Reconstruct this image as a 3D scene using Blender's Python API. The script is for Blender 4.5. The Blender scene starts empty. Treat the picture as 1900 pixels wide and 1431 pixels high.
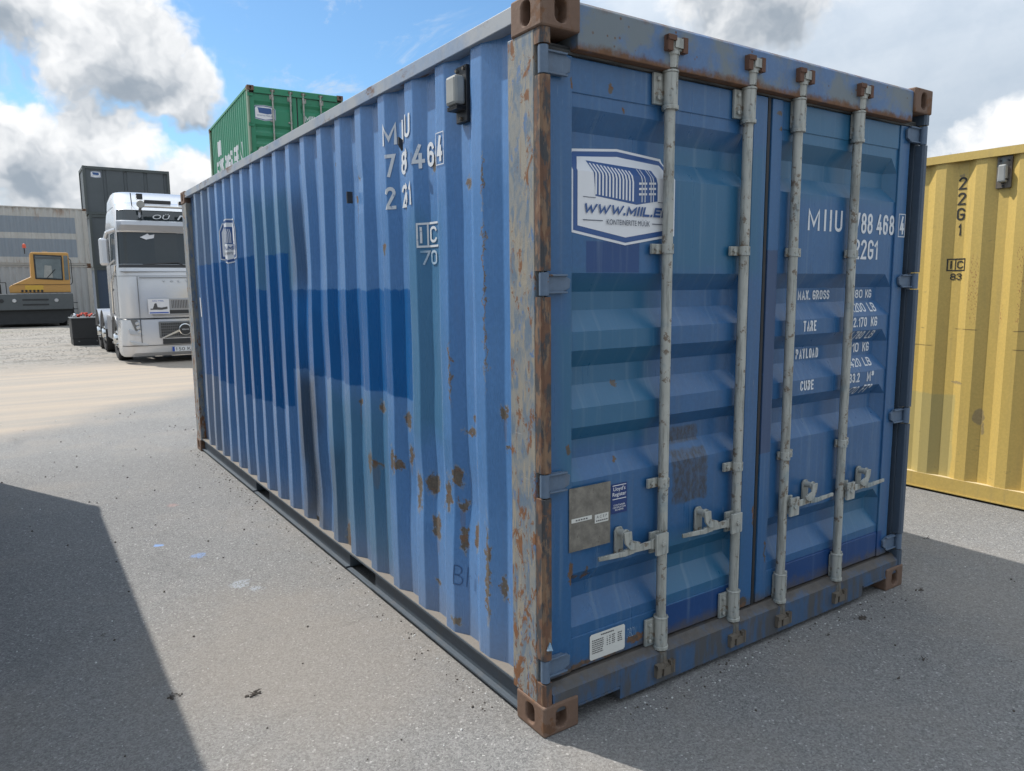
import bpy, bmesh, math, random
from mathutils import Vector, Matrix, noise as mnoise

random.seed(7)
scene = bpy.context.scene
col = scene.collection
R = math.radians

# ------------------------------------------------------------------ camera
cam_data = bpy.data.cameras.new("camera")
cam = bpy.data.objects.new("camera", cam_data)
col.objects.link(cam)
scene.camera = cam
YAW, PIT, ROL = 0.592795820, -0.134169711, -0.00973287619
cam_data.sensor_fit = 'HORIZONTAL'
cam_data.sensor_width = 36.0
cam_data.lens = 25.93
cam_data.clip_start = 0.05
cam_data.clip_end = 5000.0
_fw = Vector((math.sin(YAW) * math.cos(PIT), math.cos(YAW) * math.cos(PIT), math.sin(PIT)))
_r = Vector((math.cos(YAW), -math.sin(YAW), 0))
_u = _r.cross(_fw)
_r2 = _r * math.cos(ROL) + _u * math.sin(ROL)
_u2 = -_r * math.sin(ROL) + _u * math.cos(ROL)
_m = Matrix((_r2, _u2, -_fw)).transposed().to_4x4()
_m.translation = Vector((-1.48217558, -2.01165060, 1.64277176))
cam.matrix_world = _m

# ------------------------------------------------------------------ exposure
scene.render.engine = 'CYCLES'
cy = scene.cycles
cy.max_bounces = 5
cy.diffuse_bounces = 2
cy.glossy_bounces = 3
cy.transmission_bounces = 4
cy.caustics_reflective = False
cy.caustics_refractive = False
cy.use_adaptive_sampling = True
cy.adaptive_threshold = 0.02
cy.use_denoising = True
vs = scene.view_settings
vs.view_transform = 'Standard'
vs.look = 'None'
vs.exposure = 0.15
vs.gamma = 1.0
vs.use_curve_mapping = False

# ------------------------------------------------------------------ sun direction (read off the shadows)
SUN = Vector((-0.34, 0.711, 1.0)).normalized()
SUN_EL = math.asin(SUN.z)
SUN_AZ = math.atan2(SUN.x, SUN.y)            # clockwise from +Y


# ------------------------------------------------------------------ node helper
class G:
    def __init__(self, nt):
        self.nt = nt
        nt.nodes.clear()
        self._co = None

    def new(self, t, **kw):
        n = self.nt.nodes.new(t)
        for k, v in kw.items():
            setattr(n, k, v)
        return n

    def put(self, sock, v):
        if isinstance(v, bpy.types.NodeSocket):
            self.nt.links.new(v, sock)
        elif v is not None:
            if hasattr(sock, 'default_value'):
                try:
                    sock.default_value = v
                except Exception:
                    if isinstance(v, (int, float)):
                        sock.default_value = (v, v, v, 1.0)[:len(sock.default_value)]
                    else:
                        sock.default_value = tuple(v)[:3] + (1.0,)

    @property
    def co(self):
        if self._co is None:
            self._co = self.new('ShaderNodeTexCoord').outputs['Object']
        return self._co

    def math(self, op, a, b=None, c=None, clamp=False):
        n = self.new('ShaderNodeMath', operation=op, use_clamp=clamp)
        self.put(n.inputs[0], a)
        if b is not None:
            self.put(n.inputs[1], b)
        if c is not None:
            self.put(n.inputs[2], c)
        return n.outputs[0]

    def add(self, a, b): return self.math('ADD', a, b)
    def sub(self, a, b): return self.math('SUBTRACT', a, b)
    def mul(self, a, b): return self.math('MULTIPLY', a, b)
    def mx(self, a, b): return self.math('MAXIMUM', a, b)
    def mn(self, a, b): return self.math('MINIMUM', a, b)

    def vec(self, op, a, b=None, s=None):
        n = self.new('ShaderNodeVectorMath', operation=op)
        self.put(n.inputs[0], a)
        if b is not None:
            self.put(n.inputs[1], b)
        if s is not None:
            self.put(n.inputs['Scale'], s)
        return n.outputs['Value'] if op in ('LENGTH', 'DISTANCE', 'DOT_PRODUCT') else n.outputs[0]

    def xyz(self, v):
        n = self.new('ShaderNodeSeparateXYZ')
        self.put(n.inputs[0], v)
        return n.outputs[0], n.outputs[1], n.outputs[2]

    def comb(self, x, y, z):
        n = self.new('ShaderNodeCombineXYZ')
        for i, v in enumerate((x, y, z)):
            self.put(n.inputs[i], v)
        return n.outputs[0]

    def noise(self, scale, detail=4, rough=0.55, v=None, dist=0.0, colour=False):
        n = self.new('ShaderNodeTexNoise')
        self.put(n.inputs['Vector'], v if v is not None else self.co)
        n.inputs['Scale'].default_value = scale
        n.inputs['Detail'].default_value = detail
        n.inputs['Roughness'].default_value = rough
        n.inputs['Distortion'].default_value = dist
        return n.outputs['Color'] if colour else n.outputs['Fac']

    def voro(self, scale, v=None, feature='F1', out='Color', rnd=1.0):
        n = self.new('ShaderNodeTexVoronoi', feature=feature)
        self.put(n.inputs['Vector'], v if v is not None else self.co)
        n.inputs['Scale'].default_value = scale
        n.inputs['Randomness'].default_value = rnd
        return n.outputs[out]

    def sm(self, x, a, b, lo=0.0, hi=1.0):
        n = self.new('ShaderNodeMapRange', interpolation_type='SMOOTHSTEP')
        self.put(n.inputs[0], x)
        for i, v in enumerate((a, b, lo, hi)):
            self.put(n.inputs[i + 1], v)
        return n.outputs[0]

    def mix(self, f, a, b, blend='MIX'):
        n = self.new('ShaderNodeMix', data_type='RGBA', blend_type=blend)
        self.put(n.inputs[0], f)
        self.put(n.inputs[6], rgba(a))
        self.put(n.inputs[7], rgba(b))
        return n.outputs[2]

    def scaled(self, sx, sy, sz, v=None):
        return self.vec('MULTIPLY', v if v is not None else self.co, (sx, sy, sz))

    def rect(self, u, v, u0, u1, v0, v1, s=0.004):
        a = self.mn(self.sub(u, u0), self.sub(u1, u))
        b = self.mn(self.sub(v, v0), self.sub(v1, v))
        return self.sm(self.mn(a, b), -s, s)

    def bump(self, h, strength=0.3, dist=0.01):
        n = self.new('ShaderNodeBump')
        n.inputs['Strength'].default_value = strength
        n.inputs['Distance'].default_value = dist
        self.put(n.inputs['Height'], h)
        return n.outputs[0]

    def out(self, colour, rough=0.5, metal=0.0, normal=None, spec=None, trans=None, emis=None, coat=None):
        p = self.new('ShaderNodeBsdfPrincipled')
        self.put(p.inputs['Base Color'], rgba(colour))
        self.put(p.inputs['Roughness'], rough)
        self.put(p.inputs['Metallic'], metal)
        if normal is not None:
            self.put(p.inputs['Normal'], normal)
        if spec is not None:
            p.inputs['Specular IOR Level'].default_value = spec
        if trans is not None:
            p.inputs['Transmission Weight'].default_value = trans
        if coat is not None:
            p.inputs['Coat Weight'].default_value = coat
            p.inputs['Coat Roughness'].default_value = 0.08
        o = self.new('ShaderNodeOutputMaterial')
        self.nt.links.new(p.outputs[0], o.inputs[0])
        return p


def rgba(c):
    if isinstance(c, bpy.types.NodeSocket):
        return c
    if isinstance(c, (int, float)):
        return (c, c, c, 1.0)
    return tuple(c)[:3] + (1.0,)


def k(c, f):
    return tuple(min(1.0, v * f) for v in c[:3])


# ------------------------------------------------------------------ world: sky with clouds
world = bpy.data.worlds.new("World")
scene.world = world
world.use_nodes = True
g = G(world.node_tree)
dirv = g.new('ShaderNodeTexCoord').outputs['Generated']
sky = g.new('ShaderNodeTexSky', sky_type='NISHITA')
sky.sun_disc = False
sky.sun_elevation = SUN_EL
sky.sun_rotation = SUN_AZ
sky.altitude = 50
sky.air_density = 1.0
sky.dust_density = 0.4
sky.ozone_density = 2.0
SKY_STRENGTH = 0.137
wx, wy, wz = g.xyz(dirv)
warp = g.vec('SUBTRACT', g.noise(9.0, 4, 0.65, dirv, colour=True), (0.5, 0.5, 0.5))
wd = g.vec('ADD', dirv, g.vec('SCALE', warp, s=0.11))
wdl = g.vec('MULTIPLY', wd, (1.0, 1.0, 1.25))
HEAPS = ((0.115, 0.955, 0.268, 0.100), (0.172, 0.950, 0.226, 0.062), (0.00, 0.955, 0.31, 0.10),
         (-0.10, 0.95, 0.22, 0.13), (0.115, 0.978, 0.160, 0.062), (0.020, 0.985, 0.150, 0.07),
         (0.06, 0.99, 0.085, 0.075), (0.20, 0.97, 0.10, 0.075),
         (0.740, 0.585, 0.350, 0.115), (0.92, 0.36, 0.13, 0.10), (-0.45, 0.86, 0.30, 0.24),
         (0.5, -0.8, 0.36, 0.30), (-0.7, -0.55, 0.40, 0.28), (0.95, -0.3, 0.45, 0.24))


def heap(v):
    dens = None
    for (cx, cy_, cz, r) in HEAPS:
        d_ = g.vec('DISTANCE', v, (cx, cy_, cz * 1.25))
        b_ = g.math('MULTIPLY_ADD', d_, -1.0 / r, 1.0)
        dens = b_ if dens is None else g.math('SMOOTH_MAX', dens, b_, 0.3)
    return dens


f1 = g.noise(13.0, 7, 0.58, wd)
f1s = g.noise(13.0, 3, 0.58, g.vec('ADD', wd, (-0.008, 0.0, 0.022)))
h0 = heap(wdl)
h1 = heap(g.vec('ADD', wdl, (-0.012, 0.0, 0.045)))
c0 = g.add(h0, g.mul(g.sub(f1, 0.5), 1.0))
alpha_c = g.sm(c0, 0.0, 0.34)
# back-lit heaps: sunward tops and thin edges glow, thick undersides go grey
lit = g.add(g.mul(g.sub(h0, h1), 0.55), g.mul(g.sub(f1, f1s), 1.1))
lit = g.sm(g.add(lit, g.math('MULTIPLY_ADD', c0, -0.46, 0.30)), -0.24, 0.44)
cloud_col = g.mix(lit, (0.320, 0.375, 0.440), (0.98, 0.985, 0.99))
# thin high veil and streaks
pl = g.vec('SCALE', g.comb(wx, wy, 0.0), s=g.math('DIVIDE', 1.0, g.math('MAXIMUM', g.add(wz, 0.06), 0.06)))
f2 = g.noise(0.8, 6, 0.62, g.vec('ADD', g.scaled(1.0, 0.6, 1.0, pl), (3.1, 1.7, 0.0)), dist=0.8)
veil_reg = g.sm(g.vec('DISTANCE', dirv, (0.87, 0.42, 0.20)), 0.62, 0.30, 0.0, 0.75)
veil_gen = g.sm(g.vec('DISTANCE', dirv, (0.34, 0.89, 0.30)), 0.20, 0.60, 0.0, 1.0)
horizon = g.sm(wz, 0.26, 0.04, 0.0, 0.55)
veil = g.add(g.add(veil_reg, veil_gen), horizon)
veil_a = g.sm(g.add(g.math('MULTIPLY_ADD', veil, 0.60, -0.36), f2), 0.36, 0.80)
f3 = g.noise(3.2, 6, 0.66, g.vec('ADD', g.scaled(1.6, 0.7, 1.0, pl), (0.4, 7.7, 0.0)), dist=0.5)
wisp_a = g.mul(g.sm(f3, 0.52, 0.74), g.sm(g.vec('DISTANCE', dirv, (0.36, 0.88, 0.31)), 0.20, 0.04))
veil_a = g.mx(veil_a, g.mul(wisp_a, 0.75))
veil_col = g.mix(g.add(g.mul(f1, 0.5), g.mul(f2, 0.5)), (0.40, 0.50, 0.62), (0.90, 0.945, 0.99))
# clouded sky grows brighter towards the zenith, as (1 + 2 sin h) / 3
veil_col = g.vec('SCALE', veil_col, s=g.math('MULTIPLY_ADD', g.math('MAXIMUM', wz, 0.0), 1.24, 0.64))
blue = g.vec('MULTIPLY', g.vec('SCALE', sky.outputs[0], s=SKY_STRENGTH), (0.70, 0.92, 1.02))
full = g.mix(g.mul(veil_a, 0.92), blue, veil_col)
full = g.mix(alpha_c, full, cloud_col)
full = g.mix(g.sm(wz, -0.02, 0.0), (0.24, 0.23, 0.22), full)
bg = g.new('ShaderNodeBackground')
g.put(bg.inputs[0], full)
bg.inputs[1].default_value = 1.0
wo = g.new('ShaderNodeOutputWorld')
g.nt.links.new(bg.outputs[0], wo.inputs[0])
world.cycles.sampling_method = 'NONE'

# ------------------------------------------------------------------ sun
sl = bpy.data.lights.new("sun", 'SUN')
sl.energy = 4.8
sl.angle = R(0.53)
sl.color = (1.0, 0.955, 0.89)
so = bpy.data.objects.new("sun", sl)
col.objects.link(so)
so.rotation_euler = SUN.to_track_quat('Z', 'Y').to_euler()
so.location = (-8, 16, 24)


# ------------------------------------------------------------------ mesh helpers
MATS = {}


def material(name):
    m = bpy.data.materials.new(name)
    m.use_nodes = True
    MATS[name] = m
    return G(m.node_tree)


class MB:
    def __init__(self):
        self.v, self.f, self.sm = [], [], False

    def raw(self, vs_, fs):
        o = len(self.v)
        self.v += [tuple(p) for p in vs_]
        self.f += [tuple(i + o for i in f) for f in fs]
        return self

    def box(self, x0, x1, y0, y1, z0, z1):
        return self.raw([(x0, y0, z0), (x1, y0, z0), (x1, y1, z0), (x0, y1, z0),
                         (x0, y0, z1), (x1, y0, z1), (x1, y1, z1), (x0, y1, z1)],
                        [(0, 3, 2, 1), (4, 5, 6, 7), (0, 1, 5, 4), (1, 2, 6, 5), (2, 3, 7, 6), (3, 0, 4, 7)])

    def prism(self, poly, axis, a, b):
        """poly: 2-D outline in the two other axes, in cyclic order"""
        n = len(poly)

        def P(p, t):
            return {'x': (t, p[0], p[1]), 'y': (p[0], t, p[1]), 'z': (p[0], p[1], t)}[axis]
        return self.raw([P(p, a) for p in poly] + [P(p, b) for p in poly],
                        [tuple(range(n))[::-1], tuple(range(n, 2 * n))] +
                        [(i, (i + 1) % n, n + (i + 1) % n, n + i) for i in range(n)])

    def cyl(self, p0, p1, r0, r1=None, n=14, cap=True):
        r1 = r0 if r1 is None else r1
        p0, p1 = Vector(p0), Vector(p1)
        d = (p1 - p0).normalized()
        a = d.orthogonal().normalized()
        b = d.cross(a)
        vs_ = []
        for p, r in ((p0, r0), (p1, r1)):
            for i in range(n):
                t = 2 * math.pi * i / n
                vs_.append(p + (a * math.cos(t) + b * math.sin(t)) * r)
        fs = [(i, (i + 1) % n, n + (i + 1) % n, n + i) for i in range(n)]
        if cap:
            fs += [tuple(range(n))[::-1], tuple(range(n, 2 * n))]
        self.sm = True
        return self.raw(vs_, fs)

    def tube(self, pts, r, n=8):
        for a, b in zip(pts[:-1], pts[1:]):
            self.cyl(a, b, r, n=n)
        return self

    def lathe(self, prof, p0, axis, n=20):
        """prof: (radius, distance along axis)"""
        d = Vector(axis).normalized()
        a = d.orthogonal().normalized()
        b = d.cross(a)
        p0 = Vector(p0)
        vs_, fs = [], []
        for (r, t) in prof:
            for i in range(n):
                w = 2 * math.pi * i / n
                vs_.append(p0 + d * t + (a * math.cos(w) + b * math.sin(w)) * max(r, 1e-4))
        for j in range(len(prof) - 1):
            for i in range(n):
                fs.append((j * n + i, j * n + (i + 1) % n, (j + 1) * n + (i + 1) % n, (j + 1) * n + i))
        self.sm = True
        return self.raw(vs_, fs)

    def mesh(self, name, mat, smooth=None):
        me = bpy.data.meshes.new(name)
        me.from_pydata(self.v, [], self.f)
        bm = bmesh.new()
        bm.from_mesh(me)
        bmesh.ops.recalc_face_normals(bm, faces=bm.faces)
        bm.to_mesh(me)
        bm.free()
        me.materials.append(MATS[mat])
        if self.sm if smooth is None else smooth:
            for p in me.polygons:
                p.use_smooth = True
            me.set_sharp_from_angle(angle=R(38))
        me.update()
        return me

    def build(self, name, mat, parent=None, bevel=0.0, smooth=None, loc=None):
        return link(name, self.mesh(name, mat, smooth), parent, bevel, loc)


def link(name, me, parent=None, bevel=0.0, loc=None):
    o = bpy.data.objects.new(name, me)
    col.objects.link(o)
    if parent is not None:
        o.parent = parent
    if loc is not None:
        o.location = loc
    if bevel:
        b = o.modifiers.new("bevel", 'BEVEL')
        b.width = bevel
        b.segments = 2
        b.limit_method = 'ANGLE'
        b.angle_limit = R(50)
    return o


def thing(name, label, cat, loc=(0, 0, 0), rz=0.0, group=None):
    o = bpy.data.objects.new(name, None)
    o.empty_display_size = 0.3
    col.objects.link(o)
    o.location = loc
    o.rotation_euler = (0, 0, rz)
    tag(o, label, cat, group)
    return o


def tag(o, label=None, cat=None, group=None, kind=None):
    if label:
        o['label'] = label
    if cat:
        o['category'] = cat
    if group:
        o['group'] = group
    if kind:
        o['kind'] = kind
    return o


# ------------------------------------------------------------------ flat print (lettering, stickers), draped on a relief
def text_bm(s, u0, u1, v0, v1, bold=0.0, shear=0.0):
    cu = bpy.data.curves.new("t", 'FONT')
    cu.body = s
    cu.size = 1.0
    cu.offset = bold
    cu.shear = shear
    cu.resolution_u = 3
    ob = bpy.data.objects.new("t", cu)
    col.objects.link(ob)
    bpy.context.view_layer.update()
    me = bpy.data.meshes.new_from_object(ob)
    bm = bmesh.new()
    bm.from_mesh(me)
    bpy.data.objects.remove(ob)
    bpy.data.curves.remove(cu)
    bpy.data.meshes.remove(me)
    xs = [v.co.x for v in bm.verts]
    ys = [v.co.y for v in bm.verts]
    ax, bx, ay, by = min(xs), max(xs), min(ys), max(ys)
    for v in bm.verts:
        v.co.x = u0 + (v.co.x - ax) / (bx - ax) * (u1 - u0)
        v.co.y = v0 + (v.co.y - ay) / (by - ay) * (v1 - v0)
        v.co.z = 0.0
    return bm


# condensed block letters as painted on containers: centre lines on a unit cell
def _arc(cx, cy, rx, ry, a0, a1, n=7):
    return [(cx + rx * math.cos(R(a0 + (a1 - a0) * i / n)), cy + ry * math.sin(R(a0 + (a1 - a0) * i / n))) for i in range(n + 1)]


def _loop(x0, y0, x1, y1, ry):
    rx = (x1 - x0) / 2
    c = (x0 + x1) / 2
    return _arc(c, y1 - ry, rx, ry, 0, 180) + _arc(c, y0 + ry, rx, ry, 180, 360) + [(x1, y1 - ry)]


def glyph(ch):
    q = 0.22
    G_ = {
        'I': (0.0, [[(0, 0), (0, 1)]]), 'l': (0.0, [[(0, 0), (0, 1)]]), '1': (0.45, [[(0, .76), (1, 1), (1, 0)]]), '.': (0.0, [[(0, 0.0), (0, .03)]]),
        'i': (0.0, [[(0, 0), (0, .68)], [(0, .90), (0, 1)]]),
        'M': (1.15, [[(0, 0), (0, 1), (.5, .22), (1, 1), (1, 0)]]), 'N': (1, [[(0, 0), (0, 1), (1, 0), (1, 1)]]),
        'U': (1, [[(0, 1), (0, q)] + _arc(.5, q, .5, q, 180, 360) + [(1, 1)]]), 'V': (1, [[(0, 1), (.5, 0), (1, 1)]]),
        '7': (1, [[(0, 1), (1, 1), (.32, 0)]]), '4': (1.1, [[(.62, 1), (0, .26), (1, .26)], [(.72, .56), (.72, 0)]]),
        '8': (1, [_loop(.05, .53, .95, 1, .20), _loop(0, 0, 1, .53, q)]),
        '6': (1, [_loop(0, 0, 1, .58, q), [(0, .36), (0, 1 - q)] + _arc(.5, 1 - q, .5, q, 180, 10)]),
        '0': (1, [_loop(0, 0, 1, 1, q)]), 'O': (1, [_loop(0, 0, 1, 1, q)]),
        '2': (1, [_arc(.5, 1 - q, .5, q, 170, -25) + [(0, 0), (1, 0)]]),
        '5': (1, [[(.92, 1), (.10, 1), (.04, .54)] + _arc(.5, .30, .5, .30, 125, -165)]),
        '3': (1, [_arc(.5, .76, .5, .24, 165, -90) + _arc(.5, .26, .5, .26, 90, -165)]),
        '9': (1, [_loop(0, .42, 1, 1, q), [(1, .64), (1, q)] + _arc(.5, q, .5, q, 360, 190)]),
        'C': (1, [_arc(.5, 1 - q, .5, q, 10, 180) + _arc(.5, q, .5, q, 180, 350)]),
        'G': (1, [_arc(.5, 1 - q, .5, q, 10, 180) + _arc(.5, q, .5, q, 180, 360) + [(1, .46), (.52, .46)]]),
        'A': (1.05, [[(0, 0), (.5, 1), (1, 0)], [(.2, .28), (.8, .28)]]), 'X': (1, [[(0, 0), (1, 1)], [(0, 1), (1, 0)]]),
        'R': (1, [[(0, 0), (0, 1)] + [(.5, 1)] + _arc(.5, .76, .5, .24, 90, -90) + [(0, .52)], [(.5, .52), (1, 0)]]),
        'P': (1, [[(0, 0), (0, 1), (.5, 1)] + _arc(.5, .74, .5, .26, 90, -90) + [(0, .48)]]),
        'B': (1, [[(0, 0), (0, 1), (.5, 1)] + _arc(.5, .77, .45, .23, 90, -90) + [(0, .54)], [(.5, .54)] + _arc(.5, .27, .5, .27, 90, -90) + [(0, 0)]]),
        'D': (1, [[(0, 0), (0, 1), (.5, 1)] + _arc(.5, 1 - q, .5, q, 90, 0) + _arc(.5, q, .5, q, 0, -90) + [(0, 0)]]),
        'S': (1, [_arc(.5, .76, .5, .24, 15, 270) + _arc(.5, .26, .5, .26, 90, -165)]),
        'E': (.85, [[(1, 1), (0, 1), (0, 0), (1, 0)], [(0, .52), (.85, .52)]]), 'F': (.85, [[(1, 1), (0, 1), (0, 0)], [(0, .5), (.85, .5)]]),
        'L': (.8, [[(0, 1), (0, 0), (1, 0)]]), 'T': (1, [[(0, 1), (1, 1)], [(.5, 1), (.5, 0)]]), 'K': (1, [[(0, 0), (0, 1)], [(1, 1), (0, .42)], [(.32, .60), (1, 0)]]),
        'W': (1.5, [[(0, 1), (.25, 0), (.5, .8), (.75, 0), (1, 1)]]),
        'Y': (1, [[(0, 1), (.5, .45), (1, 1)], [(.5, .45), (.5, 0)]]),
        'Ü': (1, [[(0, .80), (0, q)] + _arc(.5, q, .5, q, 180, 360) + [(1, .80)], [(.22, .97), (.22, 1)], [(.78, .97), (.78, 1)]]),
        '³': (.6, [_arc(.5, .90, .5, .10, 165, -90, 4) + _arc(.5, .70, .5, .10, 90, -165, 4)]),
    }
    return G_[ch]


def block_bm(s, u0, u1, v0, v1, weight=0.15, shear=0.0):
    """text fitted to a box; strokes keep one thickness"""
    h = v1 - v0
    t = h * weight
    cells = [(c, 0.45 if c == ' ' else glyph(c)[0]) for c in s]
    sgn = 1 if u1 > u0 else -1
    W = abs(u1 - u0)
    fixed = sum(t for c, w in cells if c != ' ') + (len(cells) - 1) * t * 0.75
    unit = sum(w for c, w in cells)
    kx = max(W - fixed, 0.001) / max(unit, 0.001)
    bm = bmesh.new()
    x = 0.0
    lift = 0
    for c, w in cells:
        if c != ' ':
            for line in glyph(c)[1]:
                pts = [Vector((x + t / 2 + p[0] * w * kx, t / 2 + p[1] * (h - t))) for p in line]
                pts = [p for i, p in enumerate(pts) if i == 0 or (p - pts[i - 1]).length > 1e-5]
                n = len(pts)
                closed = (pts[0] - pts[-1]).length < 1e-4
                L_, Rr = [], []
                for i in range(n):
                    a = pts[i - 1] if i > 0 else (pts[-2] if closed else None)
                    b = pts[i + 1] if i < n - 1 else (pts[1] if closed else None)
                    d0 = (pts[i] - a).normalized() if a is not None else None
                    d1 = (b - pts[i]).normalized() if b is not None else None
                    p = pts[i].copy()
                    if d0 is None or d1 is None:
                        d = d1 if d0 is None else d0
                        nn = Vector((-d.y, d.x)) * (t / 2)
                        p += d * (t / 2) * (-1 if d0 is None else 1)
                    else:
                        m_ = (d0 + d1)
                        if m_.length < 0.2:
                            m_ = d0
                        m_.normalize()
                        nn = Vector((-m_.y, m_.x))
                        cosv = max(0.55, nn.dot(Vector((-d0.y, d0.x))))
                        nn = nn * (t / 2 / cosv)
                    L_.append(p + nn)
                    Rr.append(p - nn)
                lift += 1
                zz = 0.0004 * (lift % 4)
                mk = lambda p: bm.verts.new((u0 + sgn * (p.x + shear * p.y), v0 + min(max(p.y, -0.02 * h), 1.02 * h), zz))
                vl = [mk(p) for p in L_]
                vr = [mk(p) for p in Rr]
                for i in range(n - 1):
                    try:
                        bm.faces.new((vl[i], vl[i + 1], vr[i + 1], vr[i]))
                    except ValueError:
                        pass
            x += t + w * kx
        else:
            x += w * kx
        x += t * 0.75
    return bm


def poly_bm(polys):
    bm = bmesh.new()
    for p in polys:
        bm.faces.new([bm.verts.new((q[0], q[1], 0.0)) for q in p])
    return bm


def drape(bm, name, mat, parent, surf, cu=(), cv=(), nrm=(0, -1, 0)):
    """cut the flat print at the creases cu / cv of the relief, then lay it on surf(u, v) -> point"""
    for axis, cuts in ((0, cu), (1, cv)):
        if not bm.verts:
            break
        lo = min(v.co[axis] for v in bm.verts)
        hi = max(v.co[axis] for v in bm.verts)
        for c in cuts:
            if lo + 1e-5 < c < hi - 1e-5:
                no = [0, 0, 0]
                no[axis] = 1
                pt = [0, 0, 0]
                pt[axis] = c
                bmesh.ops.bisect_plane(bm, geom=bm.verts[:] + bm.edges[:] + bm.faces[:], plane_co=pt, plane_no=no, dist=1e-6)
    bmesh.ops.triangulate(bm, faces=bm.faces)
    for v in bm.verts:
        v.co = surf(v.co.x, v.co.y) + Vector(nrm) * v.co.z
    me = bpy.data.meshes.new(name)
    bm.to_mesh(me)
    bm.free()
    me.materials.append(MATS[mat])
    return link(name, me, parent)


def inset(poly, d):
    n = len(poly)
    cx = sum(p[0] for p in poly) / n
    cy = sum(p[1] for p in poly) / n
    lines = []
    for i in range(n):
        p, q = Vector(poly[i]), Vector(poly[(i + 1) % n])
        t = (q - p).normalized()
        nn = Vector((-t.y, t.x))
        if nn.dot(Vector((cx, cy)) - p) < 0:
            nn = -nn
        lines.append((p + nn * d, t))
    out = []
    for i in range(n):
        (p, t), (q, s) = lines[i - 1], lines[i]
        den = t.x * s.y - t.y * s.x
        w = ((q.x - p.x) * s.y - (q.y - p.y) * s.x) / den
        out.append(tuple(p + t * w))
    return out


# ------------------------------------------------------------------ materials
RUST_A, RUST_B = (0.060, 0.034, 0.022), (0.225, 0.112, 0.055)


def rust_colour(g, scale=30):
    return g.mix(g.noise(scale, 3, 0.65), RUST_A, RUST_B)


def worn(name, base, rust=0.0, streak=0.25, rough=0.42, var=0.16, dirt=(0.16, 0.14, 0.12), custom=None, rnd=False, rscale=7.0, bump=0.15, spec=0.5):
    g = material(name)
    if rnd:
        oi = g.new('ShaderNodeObjectInfo').outputs['Random']
        g._co = g.vec('ADD', g.co, g.comb(g.mul(oi, 37.0), g.mul(oi, 91.0), g.mul(oi, 17.0)))
    c = g.mix(g.noise(1.3, 5, 0.6), k(base, 1 - var), k(base, 1 + var))
    fine = g.noise(60, 1, 0.6)
    c = g.mix(g.sm(fine, 0.35, 0.7, 0.0, 0.14), c, k(base, 1.6))
    st = g.noise(1.0, 5, 0.65, g.scaled(16, 16, 1.1))
    c = g.mix(g.sm(st, 0.50, 0.80, 0.0, streak), c, dirt)
    # fine pale scratches
    scr = g.noise(1.0, 2, 0.6, g.scaled(70, 70, 5.0), dist=1.5)
    c = g.mix(g.sm(scr, 0.70, 0.76, 0.0, 0.14), c, (0.50, 0.52, 0.54))
    mask = None
    if custom:
        c, mask = custom(g, c)
    rn = g.noise(rscale, 6, 0.66)
    thr = 0.78 - 0.30 * rust
    rm = g.sm(rn, thr, thr + 0.035)
    if rust <= 0:
        rm = 0.0
    if mask is not None:
        rm = g.mx(rm, mask)
    c = g.mix(rm, c, rust_colour(g))
    ro = g.math('MULTIPLY_ADD', rm, 0.9 - rough, rough) if not isinstance(rm, float) else rough
    ro = g.add(ro, g.mul(g.sub(st, 0.5), 0.30))
    g.out(c, ro, 0.0, g.bump(g.noise(38, 3, 0.7), bump * 0.6, 0.004), spec=spec)
    return MATS[name]


BLUE = (0.090, 0.212, 0.435)
BLUE_D = (0.025, 0.100, 0.232)
P = 0.2815                      # corrugation pitch of a side wall


def spots(g, u, v, lst, warp=0.03, fr=9.0):
    """rust / scrape spots with ragged outlines: (u, v, half-width, half-height)"""
    wn = g.vec('SUBTRACT', g.noise(fr, 5, 0.7, colour=True), (0.5, 0.5, 0.5))
    a, b, _ = g.xyz(wn)
    u2 = g.math('MULTIPLY_ADD', a, warp * 2.4, u)
    v2 = g.math('MULTIPLY_ADD', b, warp * 2.4, v)
    p2 = g.comb(u2, v2, 0.0)
    acc = None
    for (su, sv_, ru, rv) in lst:
        q = g.vec('MULTIPLY', g.vec('SUBTRACT', p2, (su, sv_, 0.0)), (1 / ru, 1 / rv, 0.0))
        L = g.vec('LENGTH', q)
        acc = L if acc is None else g.mn(acc, L)
    g.ring = g.mul(g.sm(acc, 1.45, 1.12), g.sm(acc, 0.9, 1.1))
    return g.sm(acc, 1.12, 0.88)


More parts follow.
